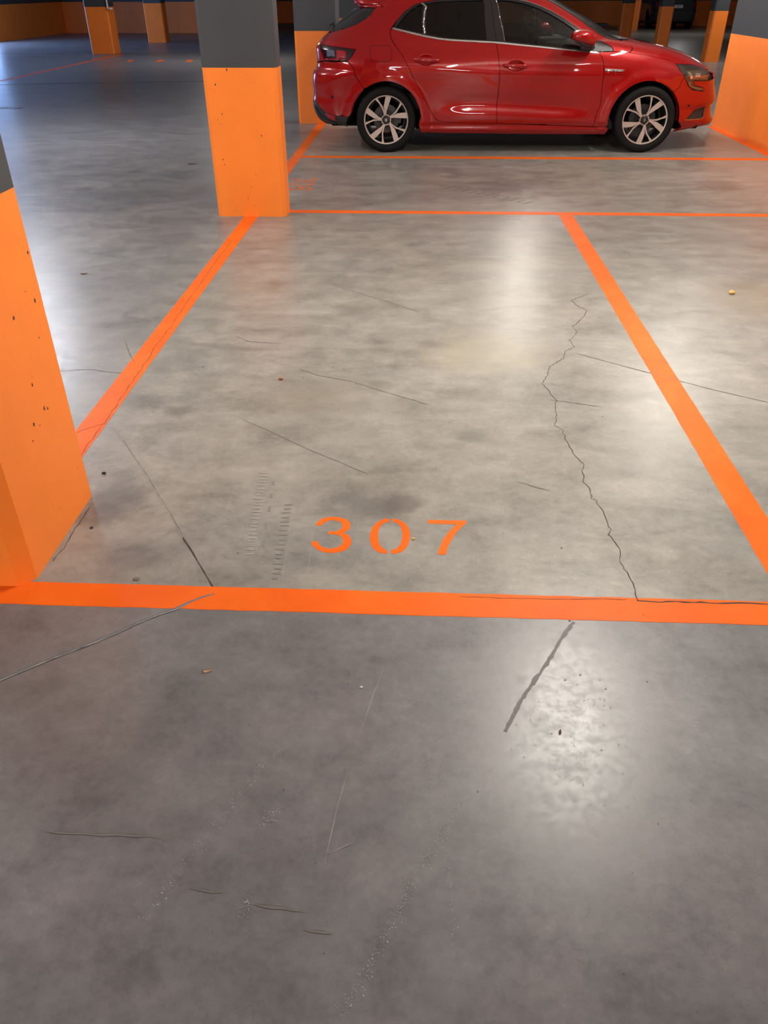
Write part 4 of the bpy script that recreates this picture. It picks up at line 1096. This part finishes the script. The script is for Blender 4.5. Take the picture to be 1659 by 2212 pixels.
    for o_, r_ in zip(panel(H, 'tail_light', TAIL, M_TAIL, car, mirror='pair', off=0.002, gap=0.003), (0, 1)):
        if r_ == 0:
            panel(H, 'red_lens', [(-0.50, 0.925), (-0.44, 0.922), (-0.40, 0.91), (-0.40, 0.86), (-0.50, 0.85)], M_TAILR, o_, mirror='right', off=0.0045, gap=0, thick=0.003)
            panel(H, 'clear_lens', [(-0.60, 0.925), (-0.52, 0.922), (-0.515, 0.87), (-0.60, 0.865)], M_TAILC, o_, mirror='right', off=0.0045, gap=0, thick=0.003)
            panel(H, 'lens_edge', [(-0.62, 0.850), (-0.40, 0.850), (-0.41, 0.842), (-0.61, 0.838)], M_TAILR, o_, mirror='right', off=0.0045, gap=0, thick=0.003)
    # headlight
    hl = panel(H, 'headlight', HEAD, M_HEAD, car, mirror='pair', off=0.001, gap=0.003)[0]
    panel(H, 'lamp_bowl', [(3.02, 0.742), (3.16, 0.745), (3.225, 0.728), (3.262, 0.70), (3.262, 0.662), (3.10, 0.668), (3.03, 0.700)], M_HEADB, hl, mirror='right', off=0.0035, gap=0, thick=0.003, step=0.012)
    panel(H, 'lamp_reflector', [(3.035, 0.728), (3.060, 0.727), (3.095, 0.672), (3.068, 0.672)], M_HEADW, hl, mirror='right', off=0.006, gap=0, thick=0.003, step=0.012)
    panel(H, 'lamp_projector', [(3.125, 0.720), (3.180, 0.716), (3.177, 0.684), (3.120, 0.688)], M_HEADW, hl, mirror='right', off=0.006, gap=0, thick=0.003, step=0.012)
    panel(H, 'daylight_strip', [(3.09, 0.650), (3.085, 0.615), (3.14, 0.598), (3.235, 0.578), (3.235, 0.567), (3.14, 0.578), (3.085, 0.602), (3.05, 0.64)], M_HEADB, hl, mirror='right', off=0.004, gap=0, thick=0.003, step=0.012)
    # fog grille with bright surround
    panel(H, 'fog_grille', FOG, M_BLACK, car, mirror='pair', off=-0.012, thick=0, gap=0)
    panel(H, 'fog_surround', band(H, [(3.105, 0.292), (3.29, 0.292), (3.327, 0.310), (3.348, 0.425)], -0.010), M_CHROMED, car, mirror='pair', off=0.003, gap=0, raw=True, step=0.012)
    panel(H, 'fog_blade', [(3.165, 0.392), (3.20, 0.413), (3.30, 0.438), (3.35, 0.436), (3.33, 0.415), (3.22, 0.395)], M_RED, car, mirror='pair', off=0.004, gap=0, step=0.012)
    # window band
    wf = panel(H, 'window_frame', DLO, M_BLACKGLOSS, car, [QG, RDG, FDG], mirror='pair', off=-0.0015, gap=0.0015, step=0.012)
    for nm, lp, m_, par in (('quarter_window', QG, M_GLASSD, car), ('rear_door_window', RDG, M_GLASSD, car), ('front_door_window', FDG, M_GLASS, car)):
        panel(H, nm, lp, m_, par, mirror='pair', off=-0.011, thick=0, gap=-0.004, step=0.03)
    panel(H, 'chrome_molding', band(H, BELT[:6], 0.013), M_CHROME, RD[0], mirror='right', off=0.006, gap=0, raw=True, step=0.012)
    panel(H, 'chrome_molding', band(H, BELT[5:9], 0.013), M_CHROME, FD[0], mirror='right', off=0.006, gap=0, raw=True, step=0.012)
    panel(H, 'window_divider', [(0.342, 1.318), (0.358, 1.318), (0.386, 1.066), (0.372, 1.068)], M_CHROME, car, mirror='right', off=0.005, gap=0, thick=0.018, step=0.012)
    panel(H, 'pillar_edge', [(1.073, 1.345), (1.079, 1.345), (1.172, 1.005), (1.164, 1.005)], M_CHROMED, car, mirror='right', off=0.002, gap=0, thick=0.01, step=0.012)
    panel(H, 'pillar_seam', [(1.018, 1.345), (1.023, 1.345), (1.090, 1.005), (1.084, 1.005)], M_MATTE, car, mirror='right', off=0.001, gap=0, thick=0.01, step=0.012)
    panel(H, 'roof_drip_molding', band(H, DLO_UP[1:9], 0.009), M_GREYTRIM, car, mirror='pair', off=0.002, gap=0, raw=True, step=0.012)
    # fender badge and sill
    bd = panel(H, 'fender_badge', [(2.178, 0.772), (2.372, 0.762), (2.355, 0.745), (2.180, 0.751)], M_CHROME, car, mirror='pair', off=0.007, gap=0, step=0.012)[0]
    panel(H, 'fender_vent', [(2.180, 0.745), (2.345, 0.734), (2.395, 0.765), (2.405, 0.757), (2.352, 0.724), (2.180, 0.734)], M_RED, car, mirror='pair', off=0.005, gap=0, step=0.012)
    # fuel flap
    fl = rounded([(-0.162, 0.969), (-0.055, 0.969), (0.053, 0.968), (0.053, 0.90), (0.054, 0.831), (-0.05, 0.831), (-0.150, 0.831), (-0.158, 0.90)], 2)
    panel(H, 'fuel_flap_seam', fl, M_MATTE, car, [inner_loop(fl, 0.0030)], mirror='right', off=0.0016, gap=0, thick=0.003, step=0.008)
    panel(H, 'fuel_flap', inner_loop(fl, 0.0028), M_RED, car, mirror='right', off=0.0020, gap=0, thick=0.004, step=0.012)
    panel(H, 'parking_sensor', rounded([(3.105, 0.440), (3.125, 0.440), (3.125, 0.420), (3.105, 0.420)], 2), M_MATTE, car, mirror='pair', off=0.001, gap=0, thick=0.003, step=0.005)
    panel(H, 'parking_sensor', rounded([(-0.565, 0.525), (-0.545, 0.525), (-0.545, 0.495), (-0.565, 0.495)], 2), M_MATTE, car, mirror='pair', off=0.001, gap=0, thick=0.003, step=0.005)
    # door handles
    for D, x0, x1, zz in ((RD[0], 0.275, 0.533, 0.849), (FD[0], 1.161, 1.409, 0.799)):
        bm = bmesh.new(); p0, _n = H.at((0.5 * (x0 + x1) + 0.10, zz + 0.004)); yb = p0.y
        secs = []
        for t, hh, o_, th in ((0, .006, .000, .006), (.02, .011, -.012, .010), (.08, .0155, -.026, .012), (.2, .0175, -.034, .013), (.5, .0185, -.038, .013), (.8, .0175, -.034, .013), (.93, .015, -.026, .012), (.985, .011, -.012, .010), (1, .006, 0, .006)):
            x = x0 + (x1 - x0) * t; z = zz - 0.010 * (t - .5)
            secs.append((x, yb + o_ - th, yb + o_ + th, z - hh, z + hh))
        loft(bm, secs, 20)
        obj('door_handle', bm, M_RED, D, True)
        bm = bmesh.new(); xm = x0 + 0.205
        add_lathe(bm, [(0.0001, yb - 0.054), (0.0055, yb - 0.053), (0.006, yb - 0.045)], 'y', 16, (xm, 0, zz - 0.002))
        obj('lock_cover', bm, M_BLACK, D, True)
    # mirrors
    for s in (-1, 1):
        bm = bmesh.new(); S = []
        for x, za, zb, ya, yb in ((1.785, 1.040, 1.072, .94, 1.10), (1.792, 1.024, 1.085, .925, 1.115), (1.815, 1.008, 1.100, .915, 1.122), (1.86, 0.994, 1.110, .91, 1.122), (1.92, 0.980, 1.112, .912, 1.108), (1.97, 0.972, 1.098, .92, 1.085), (2.01, 0.972, 1.070, .93, 1.05), (2.03, 0.985, 1.035, .94, 1.01), (2.037, 1.0, 1.02, .95, .98)):
            y0, y1 = sorted((s * ya, s * yb)); S.append((x, y0, y1, za, zb))
        loft(bm, S, 28, e=2.3)
        mr = obj('side_mirror', bm, M_RED, car, True)
        bm = bmesh.new()
        for secs in ([(1.79, .93, 1.10, 1.028, 1.050), (1.83, .925, 1.10, 1.000, 1.03), (1.90, .925, 1.09, .968, 1.01), (1.95, .93, 1.06, .958, .99), (2.0, .935, 1.03, .960, .985), (2.02, .94, 1.0, .967, .98)],
                     [(1.915, .855, .97, .935, .985), (1.95, .845, .98, .925, .99), (2.0, .845, .975, .925, .985), (2.03, .855, .96, .935, .975)]):
            loft(bm, [(x,) + tuple(sorted((s * a, s * b))) + (c, d) for x, a, b, c, d in secs], 20)
        obj('mirror_base', bm, M_BLACK, mr, True)
    # wheels and liners
    for cx, cz in (RW, FW):
        for s in (-1, 1):
            make_wheel(car, cx if cx < 1 else 2.660, s * 0.880, cz + 0.003, s, 0.0 if cx < 1 else 36.0)
            bm = bmesh.new()
            c_ = (cx, 0, 0.305); r_ = 0.366
            n_ = 30; A_, B_ = [], []
            for i in range(n_ + 1):
                t = R(-12 + 200 * i / n_)
                A_.append(bm.verts.new((cx + r_ * math.cos(t), s * 0.865, 0.305 + r_ * math.sin(t)))); B_.append(bm.verts.new((cx + r_ * math.cos(t), s * 0.60, 0.305 + r_ * math.sin(t))))
            for i in range(n_): bm.faces.new((A_[i], A_[i + 1], B_[i + 1], B_[i]))
            bm.faces.new(B_)
            bmesh.ops.solidify(bm, geom=bm.faces[:], thickness=0.004)
            obj('wheel_well', bm, M_MATTE, car, True)
    # underbody, cabin floor, seats, dashboard
    bm = bmesh.new()
    add_box(bm, 0.40, 2.24, -0.80, 0.80, 0.175, 0.24, 0.02); add_box(bm, 0.30, 2.36, -0.56, 0.56, 0.18, 0.30, 0.02)
    add_box(bm, -0.60, 0.5, -0.55, 0.55, 0.21, 0.34, 0.02); add_box(bm, 2.2, 3.25, -0.55, 0.55, 0.19, 0.34, 0.02); add_box(bm, 3.0, 3.28, -0.70, 0.70, 0.205, 0.26, 0.02)
    add_box(bm, -0.06, 0.06, -0.66, 0.66, 0.22, 0.30, 0.02); add_box(bm, 2.60, 2.72, -0.66, 0.66, 0.22, 0.30, 0.02)
    obj('underbody', bm, M_MATTE, car)
    bm = bmesh.new()
    add_box(bm, 1.72, 2.22, -0.74, 0.74, 0.70, 0.955, 0.05, seg=2)
    add_box(bm, 1.68, 1.98, 0.18, 0.58, 0.93, 0.985, 0.03, seg=2)
    obj('dashboard', bm, M_INT, car)
    for sx, sy in ((0.98, -0.37), (0.98, 0.37)):
        bm = bmesh.new()
        add_box(bm, sx - 0.05, sx + 0.45, sy - 0.26, sy + 0.26, 0.38, 0.56, 0.05, seg=2)
        r = bmesh.ops.create_cube(bm, size=1)
        for v in r['verts']: v.co = Vector((sx - 0.10 + v.co.x * 0.14 - 0.16 * (v.co.z + 0.5), sy + v.co.y * (0.50 - 0.08 * (v.co.z + .5)), 0.83 + v.co.z * 0.62))
        es = list(set(e for v in r['verts'] for e in v.link_edges)); bmesh.ops.bevel(bm, geom=es, offset=0.05, segments=3, affect='EDGES')
        add_box(bm, sx - 0.33, sx - 0.24, sy - 0.13, sy + 0.13, 1.13, 1.30, 0.04, seg=2)
        obj('seat', bm, M_INT, car, True)
    bm = bmesh.new(); add_box(bm, 0.02, 0.20, -0.62, 0.62, 0.5, 1.05, 0.06, seg=2); add_box(bm, 0.1, 0.62, -0.62, 0.62, 0.36, 0.54, 0.06, seg=2)
    obj('rear_bench', bm, M_INT, car, True)
    bm = bmesh.new()
    NS = 40; rings = []
    ct = Vector((1.56, 0.37, 0.985)); ax = Vector((math.cos(R(24)), 0, math.sin(R(24)))); e1 = Vector((0, 1, 0)); e2 = ax.cross(e1)
    for i in range(NS):
        t = 2 * math.pi * i / NS; d = e1 * math.cos(t) + e2 * math.sin(t); c_ = ct + d * 0.185; rg = []
        for k in range(8):
            a = 2 * math.pi * k / 8; rg.append(bm.verts.new(c_ + d * 0.015 * math.cos(a) + ax * 0.015 * math.sin(a)))
        rings.append(rg)
    for i in range(NS):
        a, b = rings[i], rings[(i + 1) % NS]
        for k in range(8): bm.faces.new((a[k], a[(k + 1) % 8], b[(k + 1) % 8], b[k]))
    add_box(bm, 1.55, 1.64, 0.30, 0.44, 0.93, 1.03, 0.02); add_box(bm, 1.555, 1.57, 0.20, 0.54, 0.965, 0.995, 0.005)
    bmesh.ops.recalc_face_normals(bm, faces=bm.faces[:])
    obj('steering_wheel', bm, M_MATTE, car, True)
    bm = bmesh.new(); add_box(bm, 1.55, 1.58, -0.11, 0.11, 1.235, 1.295, 0.012, seg=2); add_box(bm, 1.575, 1.60, -0.02, 0.02, 1.28, 1.34, 0.004)
    rv = obj('rear_view_mirror', bm, M_BLACK, car, True)
    bm = bmesh.new()
    for k in range(9):
        z = 1.225 - k * 0.017; r = bmesh.ops.create_icosphere(bm, subdivisions=1, radius=0.006 if k % 3 else 0.010)
        bmesh.ops.translate(bm, verts=r['verts'], vec=(1.565, -0.01 + 0.004 * (k % 2), z))
    obj('mirror_pendant', bm, M_CHROME, rv, True)
    # rear wiper
    bm = bmesh.new()
    loft(bm, [(-0.60, -0.66, -0.64, 1.080, 1.090), (-0.585, -0.665, -0.635, 1.084, 1.104), (-0.60, -0.665, -0.635, 1.11, 1.122)], 10)
    bm.free()
    bm = bmesh.new()
    a = Vector((-0.585, -0.52, 1.080)); b = Vector((-0.615, -0.40, 1.125))
    add_box(bm, -0.592, -0.578, -0.36, 0.10, 1.118, 1.132, 0.004); add_box(bm, -0.590, -0.570, -0.02, 0.04, 1.07, 1.125, 0.006)
    obj('rear_wiper', bm, M_BLACK, car)
    # body extras on the cowl
    bm = bmesh.new(); add_box(bm, 2.36, 2.44, -0.60, 0.60, 1.004, 1.016, 0.004); obj('wiper_cowl', bm, M_BLACK, car)
    return car
red_car((-0.400, 9.800, 0.0), R(1.5))

# ---- the dark car far behind, seen from the back
Wd = pchip([.15,.25,.40,.60,.80,.95,1.05,1.2,1.35,1.45,1.50,1.52], [.80,.87,.90,.92,.91,.89,.86,.79,.72,.62,.35,.02])
XFd = pchip([.15,.5,.7,.8,.95,1.1,1.3,1.45,1.5,1.52], [3.4,3.55,3.5,3.3,2.6,2.3,1.9,1.4,1.0,.9])
XRd = pchip([.15,.25,.40,.55,.62,.64,.80,.95,1.05,1.2,1.35,1.45,1.5,1.52], [-.70,-.82,-.86,-.87,-.85,-.82,-.80,-.78,-.74,-.66,-.52,-.3,.3,.9])
HD = Hull(Wd, XFd, XRd, 1.15, 4.5, 7.0, lambda x, z: 0 * (x + z)); HD.zt = 1.519
M_DARKCAR = car_paint('dark_grey_car_paint', (0.030, 0.031, 0.036), 0.2)
def dark_car(loc, rz):
    H = HD; car = empty('car', loc, rz)
    tag(car, 'dark grey car seen from behind, parked against the far wall', 'car')
    arR = arc((0, .32), .37, 180, 0, 16); arF = arc((2.62, .32), .37, 180, 0, 16)
    lower = [('r', 0, .30), (-.6, .25)] + [(-.37, .25)] + arR + [(.37, .22), (2.25, .22)] + arF + [(2.99, .25), ('f', 0, .25), ('f', 0, .98), (2.3, .99), (1.2, .99), (0, .99), ('r', 0, .99)]
    panel(H, 'body_shell', lower, M_DARKCAR, car, step=0.05, gap=0)
    panel(H, 'window_band', [('r', 0, .995), (0, .995), (1.2, .995), (2.3, .995), ('f', 0, .995), ('f', 0, 1.42), (1.2, 1.42), ('r', 0, 1.42)], M_BLACKGLOSS, car, step=0.06, gap=0)
    panel(H, 'roof', [('r', 0, 1.42), (1.2, 1.42), ('f', 0, 1.42), ('f', 0, 1.518), ('r', 0, 1.518)], M_DARKCAR, car, step=0.06, gap=0)
    panel(H, 'rear_bumper', [('r', 0, .62), ('r', .86, .62), (-.45, .60), (-.45, .30), ('r', .8, .28), ('r', 0, .28)], M_DARKCAR, car, step=0.04, gap=0, off=0.012)
    panel(H, 'bumper_insert', [('r', 0, .43), ('r', .70, .43), ('r', .75, .30), ('r', 0, .29)], M_BLACK, car, step=0.04, gap=0, off=0.02)
    panel(H, 'tail_light', [('r', .80, .95), ('r', .70, .93), ('r', .70, .78), ('r', .82, .76), (-.70, .76), (-.70, .95)], M_TAILR, car, mirror='pair', step=0.03, gap=0, off=0.006)
    panel(H, 'bumper_line', [('r', 0, .648), ('r', .84, .648), ('r', .84, .634), ('r', 0, .634)], M_MATTE, car, step=0.04, gap=0, off=0.014)
    bm = bmesh.new(); add_box(bm, -0.845, -0.825, -0.26, 0.26, 0.725, 0.835, 0.003)
    pl = obj('license_plate', bm, M_WHITE, car)
    for body, yy in (('15', 0.13), ('NEF', -0.10)):
        cu = bpy.data.curves.new('plate_letters', 'FONT'); cu.body = body; cu.size = 0.105; cu.align_x = 'CENTER'; cu.align_y = 'CENTER'; cu.extrude = 0.0005
        me_o = bpy.data.objects.new('plate_letters', cu); COL.objects.link(me_o)
        dg = bpy.context.evaluated_depsgraph_get(); me = bpy.data.meshes.new_from_object(me_o.evaluated_get(dg))
        bpy.data.objects.remove(me_o)
        o_ = link_mesh('plate_letters', me, M_MATTE, pl)
        o_.matrix_local = Matrix.Translation((-0.8465, yy, 0.780)) @ Matrix.Rotation(R(-90), 4, 'Z') @ Matrix.Rotation(R(90), 4, 'X')
    for cx in (0.0, 2.62):
        for s in (-1, 1):
            bm = bmesh.new(); Y = lambda d: s * (0.89 - d)
            add_lathe(bm, [(0.0001, Y(.03)), (.21, Y(.02)), (.22, Y(.0)), (.30, Y(.01)), (.32, Y(.04)), (.32, Y(.17)), (.30, Y(.2)), (.0001, Y(.2))], 'y', 40, (cx, 0, .32))
            bmesh.ops.recalc_face_normals(bm, faces=bm.faces[:])
            obj('wheel', bm, M_RUBBER, car, True)
    bm = bmesh.new(); add_box(bm, -0.6, 3.2, -0.62, 0.62, 0.2, 0.4, 0.02); obj('underbody', bm, M_MATTE, car)
    return car
dark_car((9.98, 38.15, 0), R(88))

# pipe on the edge of the far-aisle column
bm = bmesh.new(); add_lathe(bm, [(0.02, 1.0), (0.02, 2.75)], 'z', 10); add_lathe(bm, [(0.0001, 0), (0.02, 0), (0.02, 0.12), (0.0001, 0.12)], 'x', 10, (0, 0, 1.0))
o = obj('wall_pipe', bm, M_LAMP, None, True); o.location = (-8.13, 23.42, 0)
tag(o, 'thin pale pipe running down the far-aisle column', 'pipe')
